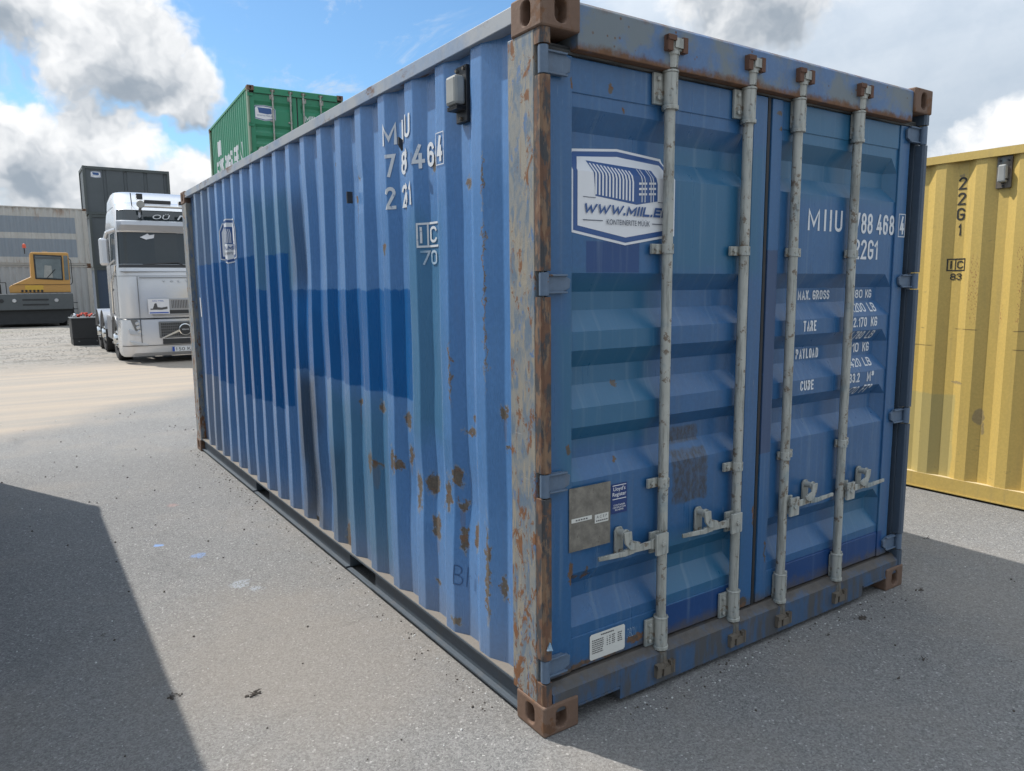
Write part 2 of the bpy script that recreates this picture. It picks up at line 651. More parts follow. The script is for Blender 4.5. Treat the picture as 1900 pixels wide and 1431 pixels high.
def side_custom(g, c):
    x, y, z = g.xyz(g.co)
    # faded greenish touch-up areas
    nz = g.mul(g.sub(g.noise(6, 4), 0.5), 0.16)
    yn, zn = g.add(y, nz), g.add(z, g.mul(nz, 1.6))
    teal = g.mx(g.rect(yn, zn, 0.76, 1.10, 0.95, 1.93, 0.10), g.mx(g.rect(yn, zn, 2.75, 3.7, 1.6, 2.28, 0.12), g.rect(yn, zn, 1.35, 2.2, 0.2, 1.05, 0.14)))
    c = g.mix(g.mul(teal, 0.65), c, (0.055, 0.170, 0.270))
    grey = g.rect(yn, zn, 4.9, 5.9, 0.1, 2.6, 0.18)
    c = g.mix(g.mul(grey, 0.55), c, (0.10, 0.125, 0.155))
    # brushed-on repaint with a stepped outline
    e = g.mul(g.sub(g.noise(14, 4, 0.6, g.scaled(1, 1, 0.25)), 0.5), 0.05)
    yb, zb = g.add(y, g.mul(e, 0.5)), g.add(z, e)
    pz = g.noise(1.0, 3, 0.5, g.scaled(1, 1.6, 0.0))
    low = g.mul(g.sub(pz, 0.5), 0.10)
    zl = g.add(zb, low)
    m = g.rect(yb, zl, 1.105, 3.0, 1.115, 2.4, 0.006)
    m = g.mn(m, g.sm(zb, 1.636, 1.626))
    m2 = g.mn(g.rect(yb, zl, 3.0, 4.12, 0.80, 2.4, 0.006), g.sm(zb, 1.636, 1.626))
    m3 = g.mn(g.rect(yb, zl, 2.88, 3.36, 0.86, 2.4, 0.006), g.sm(zb, 1.878, 1.868))
    m4 = g.mn(g.rect(yb, zl, 3.66, 4.12, 0.82, 2.4, 0.006), g.sm(zb, 1.886, 1.876))
    m5 = g.mn(g.rect(yb, zl, 4.36, 5.56, 0.83, 2.4, 0.006), g.sm(zb, 1.868, 1.858))
    m = g.mx(m, g.mx(g.mx(m2, m3), g.mx(m4, m5)))
    rep = g.mix(g.noise(3.0, 5, 0.6), (0.002, 0.085, 0.265), (0.004, 0.125, 0.370))
    c = g.mix(g.mul(m, 0.94), c, rep)
    # dark smear running down the middle of the wall
    ys = g.add(y, g.mul(g.sub(g.noise(2.4, 4), 0.5), 0.22))
    sm_ = g.mul(g.rect(ys, z, 2.36, 2.72, 0.14, 1.10, 0.10), 1.0)
    sm2 = g.mul(g.rect(ys, z, 2.50, 2.80, 1.64, 2.2, 0.12), 0.6)
    sm3 = g.mul(g.rect(ys, z, 2.02, 2.22, 0.12, 0.7, 0.10), 0.5)
    c = g.mix(g.mul(g.mx(g.mx(sm_, sm2), sm3), 0.80), c, (0.035, 0.045, 0.055))
    # dust near the bottom edge
    dz = g.sm(g.add(z, g.mul(g.sub(g.noise(9, 5), 0.5), 0.14)), 0.36, 0.10)
    c = g.mix(g.mul(dz, 0.35), c, (0.20, 0.18, 0.155))
    lst = [(1.745, 1.021, .018, .022), (1.45, 1.033, .022, .03), (1.156, 1.01, .026, .042), (1.149, .847, .020, .045), (1.10, .835, .03, .02),
           (1.556, .728, .016, .06), (1.51, .725, .05, .012), (1.277, .798, .018, .06), (1.23, .78, .03, .02), (1.006, .70, .02, .085), (.909, .749, .035, .05),
           (.806, .677, .022, .03), (.888, .551, .028, .048), (.672, .837, .032, .04), (.731, .745, .018, .075), (.649, .715, .026, .02),
           (.636, .563, .018, .05), (.547, .60, .022, .055), (.316, 1.162, .02, .024), (.531, 1.108, .024, .014), (.571, 1.042, .05, .014),
           (.412, .50, .012, .20), (.892, .281, .018, .02), (.683, .185, .03, .015), (.499, .934, .012, .014), (.796, 1.034, .02, .014),
           (1.996, .20, .03, .08), (.52, .42, .012, .02), (.33, .45, .012, .05), (.30, 1.02, .02, .008),
           (2.20, 2.24, .02, .12), (1.949, 2.322, .02, .05), (1.93, 2.19, .02, .09), (1.69, 2.096, .012, .016), (1.654, 1.93, .014, .13),
           (1.10, 2.06, .018, .085), (1.62, 2.19, .05, .012), (.544, 2.048, .040, .016), (.85, 2.165, .025, .03), (.80, 2.02, .012, .012), (1.30, 1.82, .016, .03),
           (.53, 2.09, .005, .006), (.405, 2.05, .006, .07), (.405, 1.6, .005, .3), (.69, 1.28, .008, .12)]
    mask = spots(g, y, z, lst, 0.048, 26.0)
    c = g.mix(g.mul(g.ring, g.sm(g.noise(30, 3), 0.40, 0.60, 0.0, 0.75)), c, (0.26, 0.28, 0.29))
    run = spots(g, y, g.add(g.mul(z, 0.16), 0.0), [(a, b * 0.16 - 0.008, ru * 0.5, 0.012) for (a, b, ru, rv) in lst[::3]], 0.012, 26.0)
    c = g.mix(g.mul(run, 0.30), c, (0.17, 0.115, 0.075))
    c = g.mix(mask, c, g.mix(g.noise(50, 3, 0.7), (0.060, 0.050, 0.042), (0.215, 0.180, 0.140)))
    mask = g.mul(mask, g.sm(g.noise(20, 4, 0.7), 0.50, 0.62, 0.0, 0.8))
    # scraped to pale primer round the near ridges
    sp = g.mul(g.sm(g.noise(1.0, 6, 0.7, g.scaled(1, 60, 7)), 0.66, 0.70), g.rect(yn, zn, 0.3, 1.25, 0.3, 1.35, 0.1))
    c = g.mix(g.mul(sp, 0.45), c, (0.055, 0.10, 0.19))
    return c, mask


worn("blue_side_wall", BLUE, rust=0.03, streak=0.12, rough=0.27, custom=side_custom, var=0.14, spec=0.65)


def door_custom(g, c):
    x, y, z = g.xyz(g.co)
    nz = g.mul(g.sub(g.noise(5, 4), 0.5), 0.10)
    xn, zn = g.add(x, nz), g.add(z, nz)
    teal = None
    for (a, b, lo, hi) in ((.66, 1.2, 1.69, 2.19), (.16, .60, 1.05, 1.68), (.66, 1.12, .34, .62), (1.36, 2.25, 2.03, 2.42), (1.9, 2.25, .36, .60), (.1, .2, .9, 1.5)):
        r_ = g.rect(xn, zn, a, b, lo, hi, 0.05)
        teal = r_ if teal is None else g.mx(teal, r_)
    c = g.mix(g.mul(teal, 0.75), c, (0.020, 0.118, 0.212))
    e = g.mul(g.sub(g.noise(40, 4), 0.5), 0.012)
    xe, ze = g.add(x, e), g.add(z, e)
    roy = None
    for (a, b, lo, hi) in ((.64, 1.085, .10, .315), (1.45, 2.29, .10, .325), (.238, .498, 1.688, 1.80)):
        r_ = g.rect(xe if b > 0.6 else x, ze if lo < .2 else z, a, b, lo, hi, 0.003)
        roy = r_ if roy is None else g.mx(roy, r_)
    c = g.mix(g.mul(roy, 0.92), c, g.mix(g.noise(4, 4), (0.004, 0.036, 0.140), (0.007, 0.054, 0.195)))
    navy = g.rect(x, ze, 1.236, 1.318, 0.885, 1.786, 0.003)
    c = g.mix(g.mul(navy, 0.9), c, (0.028, 0.060, 0.140))
    # sticker residue
    gh = g.mx(g.rect(g.add(xe, g.mul(e, 2)), ze, .685, .889, .990, 1.058, .006), g.rect(g.add(xe, g.mul(e, 2)), g.add(ze, e), .70, .905, .745, .965, .008))
    ghc = g.mix(g.sm(g.noise(1.0, 5, 0.7, g.scaled(60, 1, 30)), 0.35, 0.70), (0.032, 0.036, 0.044), (0.04, 0.09, 0.18))
    c = g.mix(g.mul(gh, 0.95), c, ghc)
    # wash streaks
    ws = g.sm(g.noise(1.0, 5, 0.6, g.scaled(28, 1, 0.9)), 0.52, 0.75, 0.0, 0.22)
    c = g.mix(ws, c, (0.22, 0.30, 0.36))
    dk = g.mul(g.sm(g.noise(1.0, 6, 0.7, g.scaled(22, 1, 9)), 0.60, 0.70), g.rect(xn, zn, .9, 1.5, .2, 1.6, .15))
    c = g.mix(g.mul(dk, 0.55), c, (0.045, 0.115, 0.29))
    # grime and rust creeping up from the bottom edge
    gz = g.add(z, g.mul(g.sub(g.noise(14, 6, 0.7), 0.5), 0.16))
    grime = g.sm(gz, 0.250, 0.175)
    c = g.mix(g.mul(grime, 0.85), c, (0.085, 0.075, 0.065))
    lst = [(.409, 1.271, .016, .014), (.405, .973, .012, .010), (.165, .575, .014, .045), (.185, .548, .035, .010), (.245, .555, .010, .03), (.262, .546, .018, .009),
           (.345, 2.335, .009, .020), (.41, 2.268, .006, .008), (.15, 1.05, .010, .02), (.50, .225, .045, .018), (.36, .20, .05, .012), (.20, .20, .10, .010),
           (.165, 2.33, .008, .02), (1.29, 2.36, .02, .012), (1.30, 2.30, .006, .016), (.165, .90, .006, .01), (1.15, .21, .03, .03), (1.21, .6, .006, .05), (1.3, .42, .006, .05)]
    mask = spots(g, x, z, lst, 0.022, 34.0)
    c = g.mix(mask, c, (0.075, 0.060, 0.048))
    mask = g.mul(mask, g.sm(g.noise(26, 4, 0.7), 0.45, 0.60))
    return c, mask


worn("blue_door", BLUE_D, rust=0.06, streak=0.16, rough=0.32, custom=door_custom, var=0.16, spec=0.6)
worn("blue_frame", (0.070, 0.145, 0.285), rust=0.30, streak=0.45, rough=0.5, rscale=9.0)


def header_custom(g, c):
    x, y, z = g.xyz(g.co)
    m = g.sm(g.noise(5, 5, 0.65), 0.42, 0.60)
    c = g.mix(m, c, (0.145, 0.175, 0.195))
    edge = g.add(z, g.mul(g.sub(g.noise(16, 6, 0.7), 0.5), 0.085))
    low = g.sm(edge, 2.462, 2.428)
    top = g.sm(edge, 2.560, 2.592)
    dots = g.sm(g.voro(26, out='Distance'), 0.16, 0.09)
    dots = g.mul(dots, g.sm(g.noise(4, 3), 0.46, 0.58))
    return c, g.mx(g.mx(low, g.mul(top, 0.8)), dots)


worn("blue_header", (0.075, 0.150, 0.290), rust=0.36, streak=0.5, rough=0.5, custom=header_custom, rscale=14.0)


def sill_custom(g, c):
    x, y, z = g.xyz(g.co)
    m = g.sm(g.noise(1.0, 6, 0.7, g.scaled(14, 14, 3.0)), 0.40, 0.60)
    c = g.mix(g.mul(m, 0.85), c, (0.075, 0.070, 0.062))
    e = g.add(z, g.mul(g.sub(g.noise(11, 6, 0.7), 0.5), 0.14))
    top = g.sm(e, 0.125, 0.175)
    c = g.mix(g.mul(top, 0.95), c, g.mix(g.noise(26, 5, 0.7), (0.030, 0.027, 0.025), (0.125, 0.105, 0.085)))
    return c, None


worn("blue_sill", (0.040, 0.088, 0.170), rust=0.30, streak=0.5, rough=0.6, custom=sill_custom, rscale=10.0)


def rail_custom(g, c):
    x, y, z = g.xyz(g.co)
    m = g.sm(g.noise(3.0, 6, 0.65), 0.36, 0.58)
    c = g.mix(g.mul(m, 0.85), c, (0.36, 0.37, 0.375))
    sc = g.sm(g.noise(1.0, 6, 0.7, g.scaled(20, 3.5, 9)), 0.54, 0.64)
    sc = g.mul(sc, g.sm(g.noise(2.2, 3), 0.40, 0.58))
    return c, sc


worn("blue_top_rail", (0.22, 0.28, 0.37), rust=0.25, streak=0.4, rough=0.55, custom=rail_custom, rscale=11.0)
worn("blue_bottom_rail", (0.060, 0.078, 0.098), rust=0.22, streak=0.4, rough=0.6, rscale=6.0)
worn("rail_ledge_dust", (0.175, 0.155, 0.132), rust=0.10, streak=0.2, rough=0.9, rscale=9.0)


def post_mat(name, shift):
    g = material(name)
    co = g.vec('ADD', g.co, (shift, shift * 2, 0))
    g._co = co
    a = g.noise(1.0, 6, 0.68, g.scaled(20, 20, 9), dist=0.6)
    b = g.noise(1.0, 5, 0.70, g.scaled(70, 70, 16), dist=0.3)
    c = g.mix(g.sm(a, 0.40, 0.58), (0.120, 0.165, 0.215), (0.225, 0.228, 0.215))
    # bare grey-beige primer where things scraped along
    p1 = g.noise(1.0, 6, 0.72, g.scaled(30, 30, 5.0, g.vec('ADD', co, (3, 1, 6))), dist=0.7)
    c = g.mix(g.sm(p1, 0.50, 0.57, 0.0, 0.85), c, g.mix(b, (0.235, 0.205, 0.160), (0.345, 0.310, 0.245)))
    # chips of the original blue
    bl2 = g.noise(1.0, 6, 0.72, g.scaled(26, 26, 13, g.vec('ADD', co, (1, 8, 4))))
    c = g.mix(g.sm(bl2, 0.59, 0.63, 0.0, 0.85), c, (0.070, 0.150, 0.300))
    # scabby rust, thicker towards the foot
    x, y, z = g.xyz(g.co)
    bl = g.noise(1.0, 7, 0.74, g.scaled(17, 17, 9, g.vec('ADD', co, (9, 2, 5))), dist=0.5)
    low = g.sm(z, 1.5, 0.1, 0.0, 0.07)
    rm = g.sm(g.add(bl, low), 0.565, 0.615)
    c = g.mix(rm, c, g.mix(g.noise(34, 4, 0.7), (0.075, 0.036, 0.020), (0.280, 0.125, 0.052)))
    run = g.noise(1.0, 5, 0.66, g.scaled(60, 60, 2.2, g.vec('ADD', co, (2, 4, 1))))
    c = g.mix(g.sm(run, 0.60, 0.70, 0.0, 0.55), c, (0.190, 0.100, 0.055))
    hs = g.noise(1.0, 3, 0.6, g.scaled(7, 7, 110), dist=1.2)
    c = g.mix(g.sm(hs, 0.68, 0.72, 0.0, 0.5), c, (0.36, 0.36, 0.35))
    g.out(c, g.math('MULTIPLY_ADD', rm, 0.30, 0.55), 0.0, g.bump(bl, 0.45, 0.006))


post_mat("scraped_post", 0.0)
post_mat("scraped_post_far", 3.7)
worn("rusty_casting", (0.145, 0.088, 0.060), rust=0.75, streak=0.35, rough=0.8, rnd=True, rscale=10.0, bump=0.7, dirt=(0.20, 0.16, 0.13))


def rusty_edge(g, c):
    m = g.sm(g.noise(1.0, 6, 0.66, g.scaled(30, 30, 12.0)), 0.44, 0.56)
    c = g.mix(m, c, (0.050, 0.052, 0.056))
    m2 = g.sm(g.noise(1.0, 6, 0.66, g.vec('ADD', g.scaled(34, 34, 10.0), (7, 3, 1))), 0.52, 0.60)
    return g.mix(g.mul(m2, 0.7), c, (0.235, 0.150, 0.090)), None


worn("dark_blue_post", (0.050, 0.075, 0.110), rust=0.22, streak=0.4, rough=0.55, rscale=8.0)
worn("rusty_edge", (0.135, 0.070, 0.042), rust=0.5, streak=0.3, rough=0.8, rscale=10.0, custom=rusty_edge, bump=0.5)


def galv(name, base, stain):
    g = material(name)
    c = g.mix(g.noise(14, 6, 0.65), k(base, 0.72), k(base, 1.12))
    s = g.noise(1.0, 6, 0.68, g.scaled(34, 34, 4.0))
    c = g.mix(g.sm(s, 0.46, 0.62, 0.0, 0.75), c, stain)
    c = g.mix(g.sm(g.noise(21, 5, 0.72), 0.56, 0.63, 0.0, 0.85), c, (0.145, 0.100, 0.065))
    c = g.mix(g.sm(g.noise(7, 4, 0.6), 0.56, 0.70, 0.0, 0.5), c, (0.16, 0.235, 0.27))
    g.out(c, 0.55, 0.15, g.bump(g.noise(70, 4, 0.7), 0.25, 0.003))


galv("galvanised", (0.44, 0.445, 0.405), (0.20, 0.205, 0.185))
galv("grimy_steel", (0.17, 0.145, 0.115), (0.06, 0.05, 0.04))
worn("rusty_cam", (0.11, 0.055, 0.035), rust=0.6, rough=0.85, streak=0.2, rscale=14.0, bump=0.6)
worn("blue_grey_hinge", (0.095, 0.140, 0.205), rust=0.42, streak=0.45, rough=0.55, rscale=12.0)


def plain(name, c, rough=0.5, metal=0.0, var=0.12, scale=8.0, coat=None, bump=0.0, spec=None):
    g = material(name)
    cc = g.mix(g.noise(scale, 5, 0.6), k(c, 1 - var), k(c, 1 + var))
    nrm = g.bump(g.noise(scale * 5, 4, 0.6), bump, 0.004) if bump else None
    g.out(cc, rough, metal, nrm, coat=coat, spec=spec)


plain("rubber", (0.018, 0.018, 0.019), 0.6, var=0.4, bump=0.2)
plain("dark_void", (0.012, 0.012, 0.013), 0.9)
g = material("gasket_grey")
gs = g.noise(1.0, 6, 0.65, g.scaled(2.5, 2.5, 60))
g.out(g.mix(g.sm(gs, 0.4, 0.65), (0.030, 0.033, 0.036), (0.125, 0.125, 0.120)), 0.8, 0, g.bump(gs, 0.5, 0.004))

g = material("white_lettering")
wl = g.sm(g.noise(30, 7, 0.7), 0.60, 0.68, 0.0, 0.8)
g.out(g.mix(wl, (0.66, 0.68, 0.70), (0.14, 0.24, 0.42)), 0.55)
g = material("faded_lettering")
wl = g.sm(g.noise(24, 6, 0.7), 0.40, 0.62, 0.15, 0.85)
g.out(g.mix(wl, (0.55, 0.62, 0.68), (0.14, 0.30, 0.46)), 0.55)
plain("sticker_white", (0.70, 0.71, 0.73), 0.35, var=0.05)
plain("sticker_blue", (0.030, 0.085, 0.245), 0.35, var=0.08)
plain("sticker_dark", (0.035, 0.050, 0.085), 0.4)
plain("felt_pen", (0.045, 0.105, 0.235), 0.5)
plain("sticker_navy", (0.015, 0.040, 0.155), 0.35)
plain("label_paper", (0.62, 0.62, 0.58), 0.6, var=0.10)
plain("label_ink", (0.07, 0.07, 0.075), 0.6)
g = material("old_aluminium_plate")
ap = g.noise(22, 7, 0.7)
ac = g.mix(g.sm(ap, 0.35, 0.65), (0.150, 0.140, 0.122), (0.245, 0.228, 0.195))
ac = g.mix(g.sm(g.noise(70, 4, 0.6), 0.64, 0.70, 0, 0.7), ac, (0.07, 0.06, 0.05))
g.out(ac, 0.6, 0.25, g.bump(ap, 0.3, 0.002))
plain("vent_plastic", (0.29, 0.295, 0.28), 0.6, var=0.3, scale=12)
plain("black_plastic", (0.022, 0.023, 0.025), 0.5)
plain("black_lettering", (0.025, 0.024, 0.022), 0.6)


# ------------------------------------------------------------------ ground
def ground_mat():
    g = material("yard_ground")
    x, y, z = g.xyz(g.co)
    n1 = g.noise(0.55, 6, 0.6)
    n2 = g.noise(2.6, 6, 0.62)
    # asphalt
    base = g.mix(g.sm(n1, 0.32, 0.68), (0.138, 0.139, 0.141), (0.205, 0.204, 0.200))
    sx, sy, sz = g.xyz(g.voro(140))
    stone = g.mix(sx, (0.058, 0.058, 0.060), (0.325, 0.322, 0.312))
    base = g.mix(0.60, base, stone)
    fx, fy, fz = g.xyz(g.voro(420))
    base = g.mix(0.30, base, g.mix(fx, (0.05, 0.05, 0.051), (0.40, 0.39, 0.372)))
    base = g.mix(g.mul(g.sm(sy, 0.980, 0.990), 0.6), base, (0.50, 0.49, 0.47))
    # sandy dust drifted over the asphalt
    dust_reg = g.vec('DISTANCE', g.comb(g.mul(x, 1.0), g.mul(y, 0.75), 0.0), (-0.55, 0.85, 0.0))
    dr = g.sm(g.add(dust_reg, g.mul(g.sub(n2, 0.5), 0.9)), 1.05, 0.15, 0.0, 0.85)
    dg = g.mul(g.sm(g.add(n1, g.mul(n2, 0.4)), 0.66, 0.92), 0.5)
    dust = g.mx(dr, dg)
    dcol = g.mix(g.mul(fx, 0.55), (0.305, 0.262, 0.215), (0.215, 0.185, 0.152))
    base = g.mix(g.mul(dust, 0.55), base, dcol)
    # old oil and tyre marks
    oil = g.sm(g.noise(0.9, 6, 0.68, g.vec('ADD', g.scaled(1.0, 0.45, 1.0), (4.0, 9.0, 0.0)), dist=0.4), 0.57, 0.70)
    base = g.mix(g.mul(oil, 0.36), base, (0.075, 0.074, 0.073))
    # dark damp smears in the dusty patch
    sm_ = g.mul(g.sm(g.noise(3.2, 6, 0.7, g.scaled(0.7, 1.6, 1.0)), 0.60, 0.72), g.sm(dust_reg, 0.95, 0.35))
    base = g.mix(g.mul(sm_, 0.38), base, (0.085, 0.075, 0.068))
    # paint drips
    wn = g.vec('SUBTRACT', g.noise(13, 2, 0.7, colour=True), (0.5, 0.5, 0.5))
    q = g.vec('ADD', g.co, g.vec('SCALE', wn, s=0.10))
    pb = g.mul(g.sm(g.vec('DISTANCE', q, (-0.639, 2.745, 0.0)), 0.055, 0.03), g.sm(fx, 0.25, 0.6))
    pb2 = g.sm(g.vec('DISTANCE', q, (-0.826, 3.092, 0.0)), 0.035, 0.015)
    base = g.mix(g.mul(g.mx(pb, pb2), 0.8), base, (0.20, 0.33, 0.60))
    pw = g.mx(g.sm(g.vec('DISTANCE', q, (-0.547, 2.134, 0.0)), 0.065, 0.035), g.sm(g.vec('DISTANCE', q, (-0.491, 2.012, 0.0)), 0.05, 0.02))
    base = g.mix(g.mul(g.mul(pw, 0.6), g.sm(sx, 0.15, 0.5)), base, (0.36, 0.40, 0.44))
    pr = g.sm(g.vec('DISTANCE', q, (-0.584, 3.998, 0.0)), 0.05, 0.02)
    base = g.mix(g.mul(pr, 0.3), base, (0.45, 0.25, 0.22))
    # sand track crossing behind the container
    ew = g.mul(g.sub(g.noise(0.45, 5, 0.6), 0.5), 2.6)
    yy = g.add(y, g.mul(x, -1.05))
    yw = g.add(yy, ew)
    band = g.mul(g.sm(yw, 8.8, 10.8), g.sm(g.add(y, ew), 18.5, 16.2))
    tr = g.noise(1.0, 6, 0.6, g.scaled(0.16, 2.3, 1.0), dist=0.4)
    sandc = g.mix(g.sm(tr, 0.35, 0.66), (0.375, 0.310, 0.245), (0.290, 0.262, 0.228))
    sandc = g.mix(g.mul(g.sm(g.noise(40, 4), 0.4, 0.7), 0.35), sandc, (0.385, 0.335, 0.275))
    base = g.mix(g.mul(band, 0.90), base, sandc)
    # rough gravel yard further back
    far = g.sm(g.add(g.add(y, g.mul(x, -0.4)), ew), 15.8, 18.2)
    ga, gb, gc = g.xyz(g.voro(16))
    gr = g.mix(ga, (0.115, 0.108, 0.098), (0.33, 0.315, 0.29))
    gn = g.noise(0.8, 6, 0.65, g.scaled(0.6, 1.6, 1.0))
    gr = g.mix(g.sm(gn, 0.42, 0.62), gr, (0.265, 0.242, 0.212))
    gr = g.mix(g.mul(g.sm(gn, 0.46, 0.36), 0.7), gr, (0.17, 0.16, 0.14))
    grass = g.mul(g.sm(n1, 0.55, 0.64), g.sm(y, 30, 34))
    gr = g.mix(g.mul(grass, 0.7), gr, (0.14, 0.155, 0.075))
    base = g.mix(far, base, gr)
    h = g.noise(75, 4, 0.75)
    g.out(base, 0.92, 0.0, g.bump(h, 0.8, 0.008), spec=0.3)


ground_mat()
gm = MB()
N = 40
xs = [-1500, -400, -120, -40] + [-30 + 2.0 * i for i in range(46)] + [80, 160, 400, 1500]
ys = [-1500, -300, -60] + [-20 + 2.0 * i for i in range(46)] + [90, 160, 400, 1500]
for yv in ys:
    for xv in xs:
        zz = 0.0
        if yv > 18.5:
            zz = 0.05 * mnoise.noise(Vector((xv * 0.35, yv * 0.35, 1.0))) * min(1.0, (yv - 18.5) / 6)
        gm.v.append((xv, yv, zz))
nx = len(xs)
for j in range(len(ys) - 1):
    for i in range(nx - 1):
        gm.f.append((j * nx + i, j * nx + i + 1, (j + 1) * nx + i + 1, (j + 1) * nx + i))
ground = gm.build("ground", "yard_ground", smooth=False)
tag(ground, "grey asphalt yard with sandy dust, turning to gravel at the back", "ground", kind="structure")

# ------------------------------------------------------------------ shipping containers
W20, L20, H20 = 2.438, 6.058, 2.591
XO, XI = 0.020, 0.056          # outer and inner skin of a corrugated side wall


def side_creases(L):
    n = int((L - 0.20 - 0.405 - 0.14) / P) + 1
    cs = [(0.19, XI), (0.318, XI)]
    for i in range(n):
        r0 = 0.405 + i * P
        if i:
            cs.append((r0 - 0.0695, XI))
        cs += [(r0, XO), (r0 + 0.072, XO), (r0 + 0.140, XI)]
    cs.append((L - 0.19, XI))
    return cs


def prof(cs, y):
    if y <= cs[0][0]:
        return cs[0][1]
    for (a, xa), (b, xb) in zip(cs[:-1], cs[1:]):
        if y <= b:
            return xa + (xb - xa) * (y - a) / max(b - a, 1e-6)
    return cs[-1][1]


def wob(y, z, amp):
    """dents and waviness of a knocked-about sheet"""
    if amp == 0:
        return 0.0
    v = mnoise.noise(Vector((y * 1.1, z * 1.4, 4.2))) * 0.006 + mnoise.noise(Vector((y * 3.7, z * 3.1, 9.1))) * 0.0035
    for (a, b, r_, d) in ((0.62, 0.75, 0.22, 0.012), (1.05, 0.72, 0.20, 0.012), (2.45, 0.35, 0.35, 0.016), (2.55, 1.75, 0.35, 0.014), (1.62, 2.16, 0.10, 0.010), (4.7, 1.3, 0.5, 0.01)):
        q = ((y - a) ** 2 + (z - b) ** 2) / (r_ * r_)
        v += d * math.exp(-q * 2)
    return v * amp


def wall_mesh(name, L, H, mat, right=False, amp=0.0, rows=1):
    cs = side_creases(L)
    m = MB()
    z0, z1 = 0.134, H - 0.065
    for j in range(rows + 1):
        z = z0 + (z1 - z0) * j / rows
        for (y, x) in cs:
            xx = x + wob(y, z, amp)
            m.v.append((W20 - xx if right else xx, y, z))
    n = len(cs)
    for j in range(rows):
        for i in range(n - 1):
            m.f.append((j * n + i, j * n + i + 1, (j + 1) * n + i + 1, (j + 1) * n + i))
    return m.mesh(name, mat, smooth=False)


def stadium(w, h, n=20):
    out = []
    for i in range(n):
        t = 2 * math.pi * (i + 0.5) / n
        c, s = math.cos(t), math.sin(t)
        if h > w:
            out.append((c * w / 2, s * w / 2 + (h - w) / 2 * (1 if s > 0 else -1)))
        else:
            out.append((c * h / 2 + (w - h) / 2 * (1 if c > 0 else -1), s * h / 2))
    return out


def pierced(m, fr, w, h, hole, depth):
    """one rectangular face w x h with a hole that runs `depth` inward; fr(u, v, d) -> point"""
    n = len(hole)
    cv = [(w / 2, h / 2), (-w / 2, h / 2), (-w / 2, -h / 2), (w / 2, -h / 2)]
    vs_ = [fr(u, v, 0) for u, v in cv] + [fr(u, v, 0) for u, v in hole] + [fr(u * 0.96, v * 0.96, depth) for u, v in hole]

    def quad(p):
        return (0 if p[0] > 0 else 1) if p[1] > 0 else (3 if p[0] > 0 else 2)
    fs = []
    for i in range(n):
        j = (i + 1) % n
        a, b = quad(hole[i]), quad(hole[j])
        if a == b:
            fs.append((a, 4 + j, 4 + i))
        else:
            fs.append((a, b, 4 + j, 4 + i))
        fs.append((4 + i, 4 + j, 4 + n + j, 4 + n + i))
    fs.append(tuple(range(4 + n, 4 + 2 * n)))
    m.raw(vs_, fs)


CAST = {}


def casting_mesh(sx, sy, top, mat):
    """corner casting, outer corner at (0,0), reaching to +sx, +sy; origin at its bottom"""
    key = (sx, sy, top, mat)
    if key in CAST:
        return CAST[key]
    m = MB()
    lx, ly, h = 0.162, 0.178, 0.118
    hs = stadium(0.050, 0.080)
    pierced(m, lambda u, v, d: (sx * d, sy * (ly / 2 + u), h / 2 + v), ly, h, hs, 0.05)      # face towards the side
    pierced(m, lambda u, v, d: (sx * (lx / 2 + u), sy * d, h / 2 + v), lx, h, hs, 0.05)      # face towards the end
    ht = stadium(0.064, 0.110)
    zt = h if top else 0.0
    s = -1 if top else 1
    pierced(m, lambda u, v, d: (sx * (lx / 2 + u), sy * (ly / 2 + v), zt + s * d), lx, ly, ht, 0.028)
    zb = 0.0 if top else h
    m.raw([(0, 0, zb), (sx * lx, 0, zb), (sx * lx, sy * ly, zb), (0, sy * ly, zb)], [(0, 1, 2, 3)])
    m.raw([(sx * lx, 0, 0), (sx * lx, sy * ly, 0), (sx * lx, sy * ly, h), (sx * lx, 0, h)], [(0, 1, 2, 3)])
    m.raw([(0, sy * ly, 0), (sx * lx, sy * ly, 0), (sx * lx, sy * ly, h), (0, sy * ly, h)], [(0, 1, 2, 3)])
    me = bpy.data.meshes.new("corner_casting")
    me.from_pydata(m.v, [], m.f)
    bm = bmesh.new()
    bm.from_mesh(me)
    bmesh.ops.remove_doubles(bm, verts=bm.verts, dist=1e-5)
    bmesh.ops.recalc_face_normals(bm, faces=bm.faces)
    bm.to_mesh(me)
    bm.free()
    me.materials.append(MATS[mat])
    CAST[key] = me
    return me


def roof_mesh(L, H, mat):
    m = MB()
    ys_, n = [], int((L - 0.5) / 0.209)
    zt = H - 0.020
    pts = [(0.16, zt)]
    for i in range(n):
        b = 0.25 + i * 0.209
        pts += [(b, zt), (b + 0.02, zt + 0.016), (b + 0.11, zt + 0.016), (b + 0.13, zt)]
    pts.append((L - 0.16, zt))
    for (y, z) in pts:
        m.v += [(0.055, y, H - 0.022), (0.09, y, z), (W20 - 0.09, y, z), (W20 - 0.055, y, H - 0.022)]
    for i in range(len(pts) - 1):
        for j in range(3):
            m.f.append((i * 4 + j, i * 4 + j + 1, i * 4 + j + 5, i * 4 + j + 4))
    return m.mesh("roof", mat, smooth=False)


HINGES20 = ((2.330, 2.420), (1.608, 1.688), (0.900, 0.985), (0.205, 0.290))
# door relief, from the top down: (z, depth)
DOOR_Y, REC = 0.060, 0.046
BANDS20 = [2.251, 2.181, 2.109, 2.041, 1.684, 1.619, 1.552, 1.479, 1.406, 1.344, 1.277, 1.198, 1.123, 1.070, 1.000, 0.926, 0.568, 0.510, 0.453, 0.361]


